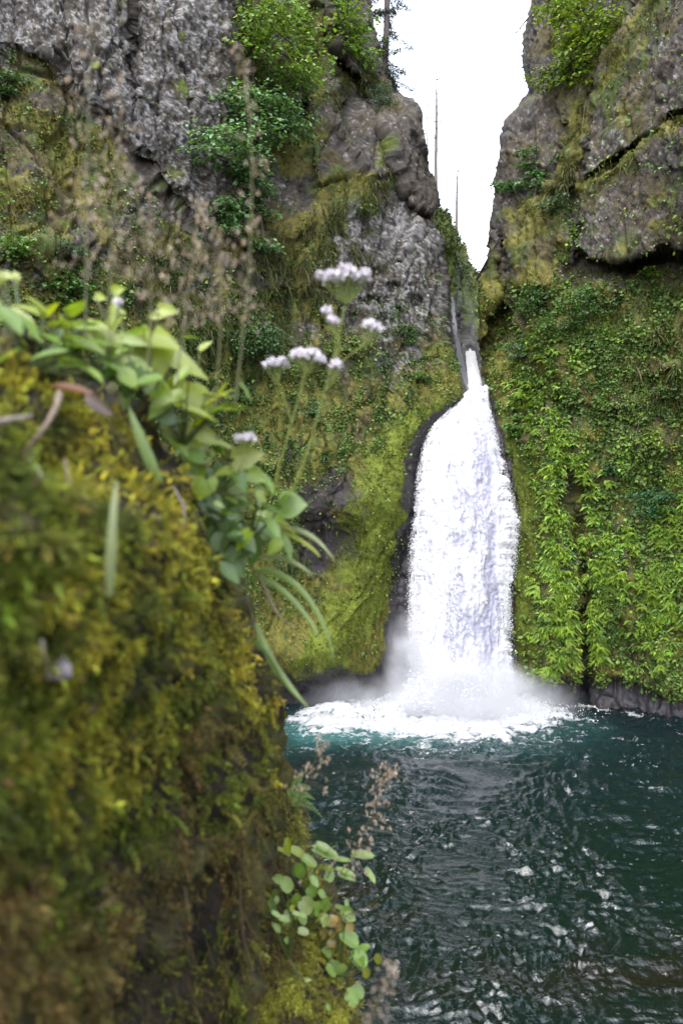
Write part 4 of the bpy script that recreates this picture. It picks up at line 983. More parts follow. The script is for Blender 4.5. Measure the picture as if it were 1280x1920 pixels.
broadleaf('maple_tree', WR, (1096, 175), [(1085, 120, .6), (1075, 60, .9), (1070, -20, 1.2)], [(1060, 15, 45, 34, 1.2), (1110, 20, 44, 34, 1.2), (1150, 40, 26, 26, 1.0), (1085, 70, 44, 28, 1.3), (1120, 85, 40, 18, 1.1), (1040, 128, 34, 20, 1.3), (1075, 110, 38, 26, 1.4), (1030, 150, 16, 10, 1.1), (1100, 150, 14, 18, .8), (1062, 140, 16, 10, 1.1)], 'sunny yellow-green maple overhanging the top of the right cliff', 0.21, (0.20, 0.31, 0.035), 130, 24, .62)
broadleaf('maple_sapling', WR, (1005, 375), [(998, 330, .3), (995, 285, .4)], [(995, 275, 16, 10, .4), (985, 300, 16, 14, .4), (1000, 320, 20, 14, .4), (985, 345, 14, 10, .4), (1010, 345, 18, 18, .4), (1045, 285, 10, 12, .3)], 'slender blue-green sapling against the grey rock of the right cliff', 0.18, (0.10, 0.22, 0.07), 36, 20, .38)
broadleaf('maple_sapling', WR, (962, 372), [(955, 355, .4), (948, 345, .5)], [(940, 346, 14, 9, .5), (958, 350, 12, 9, .4)], 'tiny sapling leaning out over the skyline edge of the right cliff', 0.18, (0.09, 0.22, 0.065), 14, 20, .34)

def pole(name, pts, radii, label, cat, colour, limbs=0, limb_len=1.0, mat=None):
    p = np.array(pts[0], float); t = thing(name, p, label, cat)
    seg = np.concatenate([wiggle(pts[i], pts[i + 1], 8, .006)[:-1] for i in range(len(pts) - 1)] + [np.array(pts[-1:])])
    S = Soup(); S.add(*tube(seg, np.linspace(radii[0], radii[1], len(seg)), colour, 8)); link('trunk', S.mesh('trunk', origin=p), M_BARK, t)
    for k in range(limbs):
        s = seg[rng.integers(len(seg) // 3, len(seg))]; a = rng.uniform(0, 6.28)
        S = Soup(); S.add(*tube(wiggle(s, s + np.array([math.cos(a), math.sin(a), rng.uniform(-.2, .2)]) * limb_len * rng.uniform(.4, 1.2), 4, .08), np.linspace(.035, .012, 4), colour, 4)); link('broken_limb', S.mesh('broken_limb', origin=p), M_BARK, t)
    return t, seg
GREYBARK = (0.20, 0.175, 0.165)
pole('dead_tree', [at(816, 372, 62), at(818, 240, 62), at(818, 148, 62)], (.19, .05), 'tall bare snag standing against the white sky in the gap', 'dead tree', GREYBARK, 34, .8)
pole('dead_tree', [at(799, 330, 66), at(800, 250, 66), at(800, 196, 66)], (.07, .03), 'thin bare snag left of the tall snag in the gap', 'dead tree', GREYBARK, 14, .6)
pole('dead_tree', [at(855, 440, 60), at(856, 370, 60), at(858, 308, 60)], (.14, .04), 'short bare snag rising from the crest of the far gorge wall', 'dead tree', GREYBARK, 18, .6)
pole('dead_tree', [at(998, 70, 45), at(999, 0, 45), at(1000, -90, 45)], (.16, .12), 'grey trunk on the skyline at the top of the right cliff', 'dead tree', GREYBARK, 2, .6)
pole('fallen_log', [at(1018, -6, 44.6), at(992, 30, 44), at(966, 62, 43.5)], (.09, .02), 'thin dead pole jutting out over the gap from the right cliff', 'log', (0.12, 0.10, 0.09), 3, .4)
pole('fallen_log', [at(893, 524, 43.5), at(912, 490, 42), at(937, 444, 40.6)], (.09, .07), 'grey log leaning across the narrow slot above the falls', 'log', (0.16, 0.14, 0.13))
pole('hanging_root', [at(1088, 322, 37.2), at(1089, 260, 37.0), at(1096, 195, 37.2)], (.018, .012), 'thin pale root hanging down the gully beside the upper slab', 'root', (0.22, 0.2, 0.18))
# conifer on the left rim
t, seg = pole('conifer_tree', [at(720, 152, 45.5), at(723, 90, 45.5), at(729, -160, 45.5)], (.24, .15), 'conifer trunk with drooping dark branches on the left rim against the sky', 'tree', (0.17, 0.14, 0.14), 0)
p0 = np.array(t.location)
for k in range(44):
    z = rng.uniform(0.03, 1); s = seg[int(z * (len(seg) - 1))]; a = rng.uniform(0, 6.28); L = rng.uniform(.9, 2.4)
    br = wiggle(s, s + np.array([math.cos(a) * L, math.sin(a) * L, -0.35 * L]), 7, .05, .05)
    S = Soup(); S.add(*tube(br, np.linspace(.03, .008, 7), (0.10, 0.085, 0.08), 4)); b_o = link('branch', S.mesh('branch', origin=p0), M_BARK, t)
    n = 240; tt = rng.random(n) ** .7; q = br[(tt * 6).astype(int)] + rnd3(n, .12) + np.array([0, 0, -0.08])
    S = Soup(); S.add(*cards(q, rnd3(n, 1), np.stack([rng.normal(0, .6, n), rng.normal(0, .6, n), -0.5 + rng.normal(0, .4, n)], -1), .05, .17, tint(n, (0.030, 0.055, 0.030), .25), .1)); link('needles', S.mesh('needles', origin=p0), M_LEAF, b_o)
# ------------------------------------------------------------------ near boulder and ledge beside the camera
def tri_cards(P, N, U, w, l, C):
    P = np.asarray(P, float); n = len(P); U = unit(np.asarray(U, float)); R = unit(np.cross(U, np.asarray(N, float)))
    w = np.broadcast_to(np.asarray(w, float), (n,))[:, None]; l = np.broadcast_to(np.asarray(l, float), (n,))[:, None]
    V = np.stack([P + R * w * .5 + U * l * .25, P + U * l, P - R * w * .5 + U * l * .25, P], 1).reshape(-1, 3)
    return V, np.arange(n * 4).reshape(n, 4), np.repeat(C, 4, 0)

def moss_sprigs(S, wall, n, dens, length, colfun, droop=0.5, pairs=5):
    p, nn, x, y, _ = wall.scatter(n, dens); k = len(p)
    l = length * np.exp(rng.normal(0, .3, k)) * (0.8 + 0.25 * p[:, 1])
    d = unit(nn * 0.75 + np.array([0, 0, -droop]) * rng.random((k, 1)) * 1.6 + rnd3(k, .5))
    side = unit(np.cross(d, nn + rnd3(k, .5)))
    C = colfun(x, y, p)
    for j in range(pairs):
        t = (j + .5) / pairs
        q = p + d * (l * t)[:, None] + np.array([0, 0, -1.0]) * (0.25 * l * t * t)[:, None]
        ll = l * (0.42 - 0.24 * t)
        for s in (-1, 1):
            S.add(*tri_cards(q, nn + UP * .4 + rnd3(k, .35), d * .55 + side * s, ll * .5, ll, C * (0.8 + 0.5 * t)))
    S.add(*tri_cards(p + d * l[:, None] * .75, nn + UP * .4 + rnd3(k, .3), d, l * .16, l * .4, C * 1.35))

edge_b = mk_edge([(560, -220), (600, -110), (660, -8), (690, 92), (735, 192), (800, 252), (900, 308), (990, 370), (1090, 428), (1180, 468), (1280, 502), (1370, 521), (1450, 526), (1520, 512), (1600, 492), (1700, 482), (1800, 476), (1920, 472), (2300, 455), (6000, 300)])
bp = np.concatenate([np.arange(560, 2300, 6.0), np.geomspace(2300, 6000, 12)[1:]])
WB = Wall(bp, edge_b, -300, 1, 120, wrap=16, round_w=60, round_r=0.22, far_ext=(-1500, -900, -600, -430), back_k=0.13)
px, py = WB.px, WB.py; pyc = np.minimum(py, 2300)
D = tps([(-300, 600, .62), (-300, 1200, .42), (-300, 2000, .45), (-1500, 1000, .25), (-1500, 2000, .25), (0, 690, .84), (100, 705, .95), (260, 800, 1.08), (400, 1000, 1.28), (490, 1180, 1.48), (545, 1400, 1.72), (512, 1650, 1.66), (500, 1920, 1.6), (490, 2300, 1.55), (0, 900, .64), (0, 1200, .60), (0, 1600, .63), (0, 1920, .70), (0, 2300, .72), (250, 1000, .86), (250, 1300, .86), (250, 1700, .96), (250, 2000, 1.0), (420, 1300, 1.22), (420, 1700, 1.32), (100, 1450, .68)], px, pyc)
hollow = pmask(px, pyc, [(300, 1690), (390, 1640), (440, 1650), (452, 1740), (445, 1900), (420, 2300), (170, 2300), (185, 1870), (250, 1770)], 40)
D = D + 0.22 * hollow
D = np.maximum(D, 0.22)
def amp_b(P):
    Q = P.reshape(-1, 3)
    return (0.045 * fbm(Q * 6, 3, 701) + 0.028 * fbm(Q * 16, 3, 702)).reshape(P.shape[:-1])
WB.displace(D, amp_b)
n1 = fbm(WB.P.reshape(-1, 3) * 8, 4, 705)
c = np.array([0.040, 0.030, 0.018]) * (1 + .6 * n1)[:, None]; c = mixc(c, (0.12, 0.12, 0.028), sstep(-.3, .3, n1) * (1 - hollow.reshape(-1)) * .8)
boulder = thing('mossy_boulder', WB.P[-1, 60], 'big mossy boulder filling the lower left, close to the camera and blurred', 'boulder')
bo = np.array(boulder.location)
# the boulder goes on to the left, past and behind the camera
ks = np.arange(8, 0, -1)[None, :, None]
LX = WB.P[:, :1] + ks * np.array([-0.22, -0.20, 0]) + 0.05 * fbm((WB.P[:, :1] + ks * np.array([-0.22, -0.20, 0])).reshape(-1, 3) * 4, 3, 708).reshape(len(bp), 8, 1)
BP = np.concatenate([LX, WB.P], 1); c = np.concatenate([np.repeat(c.reshape(len(bp), -1, 3)[:, :1], 8, 1), c.reshape(len(bp), -1, 3)], 1).reshape(-1, 3)
link('rock', new_mesh('rock', BP.reshape(-1, 3) - bo, grid_faces(*BP.shape[:2]), np.clip(c, .004, 1), True), M_CORE, boulder)
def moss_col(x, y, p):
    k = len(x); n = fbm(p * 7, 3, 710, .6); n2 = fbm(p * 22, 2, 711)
    ed = np.interp(y, bp, edge_b(bp)) - x                       # distance from the boulder's right rim, in pixels
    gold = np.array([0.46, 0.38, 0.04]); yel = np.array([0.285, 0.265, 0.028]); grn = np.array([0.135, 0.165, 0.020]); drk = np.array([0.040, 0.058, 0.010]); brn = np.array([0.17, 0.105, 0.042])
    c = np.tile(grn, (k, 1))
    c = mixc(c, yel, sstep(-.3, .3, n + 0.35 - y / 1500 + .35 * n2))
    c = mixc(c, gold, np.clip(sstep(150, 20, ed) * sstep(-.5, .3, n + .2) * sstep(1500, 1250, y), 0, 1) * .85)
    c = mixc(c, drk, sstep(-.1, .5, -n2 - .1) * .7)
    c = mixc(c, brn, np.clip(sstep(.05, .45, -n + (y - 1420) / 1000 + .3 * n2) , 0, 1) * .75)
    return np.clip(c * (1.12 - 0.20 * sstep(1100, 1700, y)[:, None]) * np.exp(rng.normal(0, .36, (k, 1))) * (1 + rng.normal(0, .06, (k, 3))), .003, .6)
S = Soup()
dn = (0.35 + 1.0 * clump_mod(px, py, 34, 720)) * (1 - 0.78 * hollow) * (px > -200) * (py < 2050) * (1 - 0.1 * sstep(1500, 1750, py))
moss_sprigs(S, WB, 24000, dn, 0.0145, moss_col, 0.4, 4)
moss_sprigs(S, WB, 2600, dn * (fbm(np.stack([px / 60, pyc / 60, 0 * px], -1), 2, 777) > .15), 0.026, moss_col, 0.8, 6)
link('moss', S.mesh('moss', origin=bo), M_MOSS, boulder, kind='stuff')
# dead scraps lying in the moss
S = Soup(); k = 420; p, nn, x, y, _ = WB.scatter(k, dn)
S.add(*cards(p + nn * .012, nn + rnd3(k, .4), rnd3(k, 1), rng.uniform(.002, .006, k), rng.uniform(.006, .018, k), tint(k, (0.22, 0.13, 0.085), .35), .2))
link('litter', S.mesh('litter', origin=bo), M_MOSS, boulder, kind='stuff')
# hanging strands and dead stems in the hollow
S = Soup(); k = 260
p, nn, x, y, _ = WB.scatter(k, (hollow * .6 + 0.9 * sstep(80, 10, WB.edge_d) * sstep(1480, 1560, py)) * (py < 2050)); l = rng.uniform(.04, .13, k)
S.add(*blades(p + nn * .012, nn * .5 + np.array([0, 0, -1.0]) + rnd3(k, .4), rnd3(k, 1), l, .0016, tint(k, (0.12, 0.095, 0.035), .35), .1, 3))
link('hanging_strands', S.mesh('hanging_strands', origin=bo), M_MOSS, boulder, kind='stuff')

# ledge lower right of the boulder
edge_e = mk_edge([(1470, 540), (1500, 558), (1540, 574), (1585, 578), (1620, 590), (1680, 624), (1760, 648), (1840, 662), (1920, 672), (2300, 690), (6000, 760)])
ep = np.concatenate([np.arange(1470, 2100, 5.0), np.geomspace(2100, 6000, 14)[1:]])
WE = Wall(ep, edge_e, 380, 1, 60, wrap=14, round_w=40, round_r=0.2, back_k=0.07)
px, py = WE.px, WE.py; pyc = np.minimum(py, 2300)
D = tps([(380, 1470, 2.5), (560, 1480, 2.7), (590, 1560, 2.6), (380, 1800, 2.0), (620, 1680, 2.25), (660, 1840, 2.1), (675, 1950, 2.0), (380, 2300, 1.8), (690, 2300, 1.85), (520, 1800, 2.0)], px, pyc)
WE.displace(D, lambda P: (0.03 * fbm(P.reshape(-1, 3) * 5, 3, 731) + .015 * fbm(P.reshape(-1, 3) * 18, 2, 732)).reshape(P.shape[:-1]))
n1 = fbm(WE.P.reshape(-1, 3) * 9, 3, 735)
ledge = thing('mossy_ledge', WE.P[-1, 30], 'mossy ledge with round leaves below and right of the big boulder, above the water', 'ledge')
lo_ = np.array(ledge.location)
link('rock', new_mesh('rock', WE.P.reshape(-1, 3) - lo_, grid_faces(*WE.P.shape[:2]), np.clip(np.array([0.05, 0.038, 0.022]) * (1 + .6 * n1)[:, None], .004, 1), True), M_CORE, ledge)
def ledge_col(x, y, p):
    k = len(x); n = fbm(p * 9, 3, 741, .6)
    c = np.tile(np.array([0.20, 0.20, 0.035]), (k, 1)); c = mixc(c, (0.38, 0.38, 0.05), sstep(0, .5, n) * .8); c = mixc(c, (0.10, 0.06, 0.03), sstep(.1, .5, -n) * .7)
    return np.clip(c * np.exp(rng.normal(0, .25, (k, 1))), .003, .6)
S = Soup(); moss_sprigs(S, WE, 5500, (px > 470) * (py < 2000) * (0.4 + clump_mod(px, py, 24, 742)), 0.016, ledge_col, pairs=4)
link('moss', S.mesh('moss', origin=lo_), M_MOSS, ledge, kind='stuff')
S = Soup(); k = 700
p, nn, x, y, _ = WE.scatter(k, (py < 1625) * (WE.edge_d < 60) * 1.0)
S.add(*blades(p, nn * .4 + UP * .5 + rnd3(k, .5), rnd3(k, 1), rng.uniform(.04, .10, k), .002, tint(k, (0.15, 0.15, 0.03), .3), .5, 3))
link('fine_grass', S.mesh('fine_grass', origin=lo_), M_GRASS, ledge, kind='stuff')

# ------------------------------------------------------------------ single leaves, blades, stems
VIEW = lambda p: unit(np.asarray(p, float) - np.array([0, 0, CAM_H]))
def leaf_geom(base, tip, width, face, shape='ovate', cup=0.12, droop=0.10):
    """face 0 = lies flat (faces the sky), 1 = faces the camera"""
    base, tip = np.asarray(base, float), np.asarray(tip, float)
    ax = tip - base; L = np.linalg.norm(ax); ax = ax / L
    n = (1 - abs(face)) * UP - face * VIEW((base + tip) / 2) + rng.normal(0, .12, 3)
    r = np.cross(ax, n); r /= np.linalg.norm(r); n = np.cross(r, ax)
    t = np.linspace(0, 1, 7); v = np.array([-1, -.5, 0, .5, 1.0])
    if shape == 'ovate': w = np.sin(np.pi * np.clip(t, 0, 1) ** .72) ** .85
    elif shape == 'heart': w = np.array([.30, .86, 1.0, .88, .62, .32, .0])
    elif shape == 'round': w = np.array([.28, .80, .98, 1.0, .92, .70, .30])
    else: w = np.sin(np.pi * t ** .6) ** .8
    w = w * (1 + (rng.normal(0, .06, 7) if shape == 'round' else 0)) + .02
    V = []
    for ti, wi in zip(t, w):
        for vi in v:
            back = -0.16 * abs(vi) if (shape in ('heart', 'round') and ti < .2) else 0
            sc = (1 + (.05 * math.cos(14 * ti + 5 * vi) if shape == 'round' and abs(vi) == 1 else 0))
            V.append(base + ax * L * (ti + back) + r * width * .5 * wi * vi * sc + n * (width * cup * wi * abs(vi) - L * droop * ti * ti))
    F = np.array([[i * 5 + j, i * 5 + j + 1, i * 5 + j + 6, i * 5 + j + 5] for i in range(6) for j in range(4)])
    return np.array(V), F
def add_leaf(parent, o, base, tip, width, face, col, shape='ovate', name='leaf', **kw):
    V, F = leaf_geom(base, tip, width, face, shape, **kw)
    cc = np.asarray(col) * np.exp(rng.normal(0, .1)); C = np.tile(cc, (35, 1)) * (1 + rng.normal(0, .05, (35, 1)))
    C[2::5] *= 1.15
    return link(name, new_mesh(name, V - o, F, np.clip(C, .003, .8), True), M_FORE, parent)
def stem_geom(pts, r0, r1, col, sides=5, n=12):
    pts = np.asarray(pts, float); t = np.linspace(0, 1, len(pts)); tt = np.linspace(0, 1, n)
    if len(pts) > 2:
        k = np.polyfit(t, pts, min(3, len(pts) - 1)); q = sum(k[i][None] * tt[:, None] ** (len(k) - 1 - i) for i in range(len(k)))
    else: q = pts[0] + (pts[1] - pts[0]) * tt[:, None]
    return tube(q, np.linspace(r0, r1, n), col, sides), q

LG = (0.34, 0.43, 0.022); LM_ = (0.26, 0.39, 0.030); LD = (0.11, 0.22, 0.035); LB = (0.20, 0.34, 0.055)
def plant(label, root, depth, leaves, shape='heart', group='leafy plants along the top of the boulder', name='leafy_plant', fill=18, spread=24, wide=1.15):
    """leaves: (base px, base py, tip px, tip py, width px, face, colour, depth offset)"""
    o = at(root[0], root[1], depth); t = thing(name, o, label, 'plant', group); o = np.array(t.location)
    S = Soup(); leaves = list(leaves)
    if fill:
        for k in range(fill):
            (bx, by, tx, ty, w, face, col, dz) = leaves[rng.integers(len(leaves))]
            ox, oy = rng.normal(0, spread), rng.normal(spread * .5, spread); a = rng.normal(0, .7); dx, dy = (tx - bx) * .8, (ty - by) * .8
            leaves.append((bx + ox, by + oy, bx + ox + dx * math.cos(a) - dy * math.sin(a), by + oy + dx * math.sin(a) + dy * math.cos(a), w * rng.uniform(.6, .9), face, col, dz + rng.uniform(-.05, .05)))
    for (bx, by, tx, ty, w, face, col, dz) in leaves:
        b0 = at(bx, by, depth + dz); (g, q) = stem_geom([o, o * .45 + b0 * .55 + np.array([0, 0, -.006]), b0], .0016, .0011, (0.12, 0.16, 0.04), 4, 7); S.add(*g)
        add_leaf(t, o, b0, at(bx + (tx - bx) * wide, by + (ty - by) * wide, depth + dz + (-.02 if face < .5 else .0)), w * wide / FPX * depth, face, col, shape)
    link('stems', S.mesh('stems', origin=o), M_GRASS, t)
    return t
plant('pale glossy leaves at the far left end of the boulder top', (60, 690), .92, [(20, 585, 75, 630, 46, .12, LB, .0), (80, 592, 30, 570, 34, .35, LG, .05), (70, 625, 110, 640, 44, .1, LB, .02), (120, 660, 60, 668, 40, .12, LB, -.03), (10, 600, -30, 560, 40, .5, LM_, .05), (100, 610, 150, 600, 32, .3, LM_, .04), (30, 660, -25, 690, 42, .1, LB, -.04), (140, 640, 190, 655, 34, .25, LM_, .0), (60, 610, 25, 575, 18, .7, LG, .06), (0, 530, -14, 500, 30, .7, LG, .1), (5, 515, 25, 520, 20, .5, LG, .1)])
plant('white-shining leaves over the reddish dead leaf on the boulder', (190, 715), 1.0, [(110, 665, 175, 695, 42, .08, LB, -.03), (130, 640, 200, 640, 46, .1, LB, .0), (175, 610, 115, 600, 38, .15, LB, .05), (150, 610, 205, 600, 30, .3, LM_, .05), (190, 680, 240, 700, 36, .15, LB, -.02), (200, 640, 170, 600, 34, .6, LG, .06), (90, 650, 140, 672, 34, .3, LD, .0), (230, 655, 180, 640, 36, .2, LB, .02), (215, 700, 165, 705, 30, .35, LD, -.02), (205, 630, 218, 545, 16, .8, LG, .08)])
plant('tall yellow-green heart leaves standing highest on the boulder rim', (270, 750), 1.08, [(270, 622, 222, 632, 36, .06, LB, .0), (262, 640, 332, 648, 52, .4, LG, .02), (285, 625, 290, 715, 66, .85, LG, .03), (300, 660, 380, 700, 40, .6, LG, .05), (240, 645, 200, 690, 36, .6, LM_, .0), (230, 680, 280, 690, 34, .5, LM_, -.02), (255, 690, 235, 740, 40, .6, LD, -.03), (300, 710, 250, 720, 40, .2, LB, -.04), (205, 620, 160, 600, 34, .25, LM_, .05), (300, 640, 335, 665, 38, .7, LG, .07), (280, 720, 320, 745, 34, .4, LM_, -.02), (210, 545, 232, 540, 18, .7, LG, .1)])
plant('yellow-green leaves with one thin white-edged leaf pointing right', (345, 830), 1.14, [(345, 725, 308, 735, 46, .7, LG, .0), (350, 735, 390, 770, 54, .75, LG, .04), (395, 768, 448, 766, 16, .05, LB, .0), (330, 760, 400, 780, 30, .3, LG, -.02), (320, 745, 280, 780, 36, .4, LM_, -.04), (345, 790, 300, 800, 34, .15, LB, -.03), (350, 800, 370, 850, 44, .7, LG, .03), (320, 810, 350, 850, 36, .6, LM_, .0), (360, 820, 400, 800, 22, .2, LB, .02), (300, 770, 330, 800, 30, .5, LD, -.04), (345, 632, 378, 632, 12, .05, LB, .05), (375, 655, 395, 640, 14, .6, LG, .1)])
plant('leaves around the round yellow leaf at the right of the patch', (400, 920), 1.2, [(440, 862, 488, 850, 40, .8, (0.25, 0.31, 0.02), .0), (430, 840, 385, 820, 24, .4, LG, .02), (445, 880, 400, 890, 26, .3, LG, .0), (465, 885, 495, 900, 30, .7, LM_, .04), (380, 860, 340, 850, 34, .3, LB, -.03), (370, 870, 350, 910, 44, .7, LM_, -.02), (400, 880, 420, 920, 34, .6, LD, .02), (360, 850, 410, 845, 18, .1, LB, .0), (350, 895, 390, 930, 40, .5, LD, -.03), (430, 900, 460, 935, 30, .6, LM_, .03), (385, 900, 365, 950, 36, .6, LM_, .0), (455, 905, 455, 935, 18, .8, LG, .05)])
plant('bluish rounded leaves at the foot of the flower stems', (470, 1010), 1.3, [(528, 950, 570, 945, 52, .75, LB, .02), (500, 930, 548, 915, 26, .1, LB, .0), (480, 945, 530, 962, 28, .1, LB, -.02), (470, 965, 520, 985, 24, .1, LB, .0), (460, 940, 425, 920, 28, .3, LM_, .0), (450, 965, 415, 985, 34, .4, LD, -.03), (480, 985, 520, 1010, 28, .4, LB, .02), (455, 1000, 425, 1040, 34, .6, LM_, -.04), (470, 1030, 430, 1050, 34, .3, LB, -.04), (480, 1010, 470, 1060, 26, .7, LD, .0), (500, 970, 540, 985, 24, .5, LM_, .05), (440, 930, 480, 915, 22, .15, LB, .0)])
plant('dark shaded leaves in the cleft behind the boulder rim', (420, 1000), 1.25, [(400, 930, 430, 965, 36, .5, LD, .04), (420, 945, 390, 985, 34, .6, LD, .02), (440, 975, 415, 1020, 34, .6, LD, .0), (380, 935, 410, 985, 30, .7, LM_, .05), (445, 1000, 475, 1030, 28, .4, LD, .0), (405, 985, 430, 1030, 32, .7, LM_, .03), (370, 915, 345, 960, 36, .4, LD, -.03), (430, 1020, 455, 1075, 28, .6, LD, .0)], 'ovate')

def ribbon(name, pts, depth, wpx, col, label, cat, group=None, parent=None, o=None, mat=None):
    pts = np.asarray(pts, float); d = np.broadcast_to(np.asarray(depth, float), (len(pts),))
    P3 = np.array([at(x, y, z) for (x, y), z in zip(pts, d)])
    t = np.linspace(0, 1, len(P3)); tt = np.linspace(0, 1, 14); kk = np.polyfit(t, P3, min(3, len(P3) - 1)); q = sum(kk[i][None] * tt[:, None] ** (len(kk) - 1 - i) for i in range(len(kk)))
    T = unit(np.gradient(q, axis=0)); R = unit(np.cross(T, VIEW(q))); nrm = np.cross(R, T)
    w = wpx / FPX * d.mean() * .5 * (1 - tt ** 3) * (.6 + .4 * np.minimum(1, tt * 4))
    o = q[0] if o is None else o
    V = np.stack([q - R * w[:, None] + nrm * w[:, None] * .35, q, q + R * w[:, None] + nrm * w[:, None] * .35], 1).reshape(-1, 3) - o
    F = np.array([[i * 3 + j, i * 3 + j + 1, i * 3 + j + 4, i * 3 + j + 3] for i in range(13) for j in range(2)])
    C = np.tile(np.asarray(col, float), (len(V), 1)) * (1 + rng.normal(0, .06, (len(V), 1)))
    ob = link(name, new_mesh(name, V, F, np.clip(C, 0, .8), True), mat or M_GRASS, parent, label, cat, group)
    if parent is None: ob.location = o
    return ob
GB = (0.21, 0.32, 0.08); GP = (0.32, 0.38, 0.18); GY = (0.34, 0.40, 0.05)
ribbon('lone_grass_blade', [(205, 1118), (208, 1040), (213, 960), (219, 898)], [.70, .69, .69, .70], 19, GP, 'pale upright grass blade in front of the moss, alone near the middle left', 'grass blade')  # lone grass blades on the boulder, apart from the arching tuft
ribbon('lone_grass_blade', [(300, 905), (275, 850), (255, 800), (240, 758)], [1.0, .99, .99, 1.0], 22, GB, 'broad green grass blade leaning below the reddish dead leaf', 'grass blade')
ribbon('lone_grass_blade', [(52, 858), (72, 885), (95, 915)], [.74, .74, .74], 14, GP, 'short pale grass blade lying on the moss at the far left', 'grass blade')
tuft = thing('grass_tuft', at(470, 1050, 1.36), 'tuft of long arching grass blades leaning out from the boulder over the water', 'grass'); to = np.array(tuft.location)
for pts, w, col in [([(470, 1000), (540, 990), (590, 1010), (630, 1055)], 11, GP), ([(470, 1015), (530, 1000), (580, 1025), (600, 1045)], 9, GY), ([(465, 1050), (520, 1045), (560, 1060), (590, 1080)], 10, GP), ([(470, 1075), (530, 1080), (590, 1140), (628, 1248)], 13, GB), ([(470, 1085), (520, 1100), (570, 1150), (600, 1200)], 12, GB), ([(480, 1170), (510, 1240), (545, 1290), (582, 1332)], 15, GB), ([(470, 1200), (505, 1230), (530, 1270), (548, 1300)], 11, (0.11, 0.2, 0.03)), ([(465, 1020), (500, 1015), (530, 1030), (560, 1030)], 8, GP), ([(470, 1060), (500, 1110), (520, 1150), (560, 1180)], 7, (0.20, 0.17, 0.09)), ([(440, 960), (440, 1010), (445, 1050), (448, 1095)], 16, GB), ([(405, 960), (400, 1000), (398, 1040), (400, 1075)], 14, GB), ([(430, 900), (470, 890), (500, 905), (530, 910)], 6, GY), ([(380, 905), (430, 893), (470, 900), (500, 920)], 6, GP), ([(460, 980), (500, 975), (530, 985), (560, 1005)], 7, GY)]:
    ribbon('blade', pts, np.linspace(1.36, 1.30, len(pts)), w, col, None, None, None, tuft, to)

def twig(pts, depth, r, col, label, cat='twig', name='twig'):
    P3 = np.array([at(x, y, z) for (x, y), z in zip(pts, np.broadcast_to(depth, (len(pts),)))])
    (g, q) = stem_geom(P3, r, r * .6, col, 6, 16); V, F, c_ = g; V = V + noise(V * 90, 3)[:, None] * r * .6
    S = Soup(); S.add(V, F, c_); ob = link(name, S.mesh(name, True, P3[0]), M_TWIG, None, label, cat); ob.location = P3[0]
TB = (0.22, 0.17, 0.13)
twig([(112, 735), (95, 785), (70, 820), (42, 855)], [.80, .76, .75, .76], .0034, TB, 'curved grey-brown twig below the dead leaf on the boulder')
twig([(326, 968), (290, 1020), (200, 1075), (110, 1115), (0, 1168), (-60, 1200)], [.98, .90, .76, .68, .60, .57], .0026, TB, 'long pale twig running across the mossy boulder to the left edge')
twig([(322, 915), (345, 960), (340, 1000), (332, 1025)], [1.02, 1.01, 1.01, 1.0], .0028, (0.25, 0.22, 0.18), 'short bent pale twig near the boulder rim')
twig([(250, 1060), (180, 1105), (110, 1118), (30, 1125)], [.82, .72, .66, .62], .0018, (0.16, 0.12, 0.08), 'thin brown twig just above the long pale twig')
twig([(-10, 792), (30, 785), (62, 778)], [.70, .72, .73], .0035, (0.26, 0.22, 0.19), 'pale stub of wood at the left edge of the moss')
twig([(125, 860), (130, 905), (145, 935), (150, 965)], [.78, .77, .77, .78], .002, (0.20, 0.16, 0.13), 'small dark bent twig in the yellow moss')
twig([(75, 1200), (84, 1240), (92, 1275)], [.62, .62, .63], .0020, (0.30, 0.25, 0.20), 'tiny straw stuck in the moss beside the pale pebble')
twig([(140, 1725), (190, 1700), (215, 1680)], [.80, .82, .84], .0025, (0.16, 0.11, 0.07), 'broken brown twig low on the boulder above the dark hollow')
twig([(450, 1660), (458, 1760), (475, 1830), (478, 1880)], [1.42, 1.42, 1.42, 1.42], .0022, (0.10, 0.075, 0.045), 'dark root hanging straight down at the right side of the hollow')
twig([(455, 1075), (480, 1180), (500, 1230), (520, 1290)], [1.40, 1.44, 1.46, 1.5], .002, (0.24, 0.20, 0.15), 'dry stalk slanting down the boulder’s right rim')
twig([(345, 1660), (350, 1690), (353, 1725)], [1.18, 1.18, 1.18], .0018, (0.20, 0.15, 0.10), 'short dry stalk standing in the dark hollow')

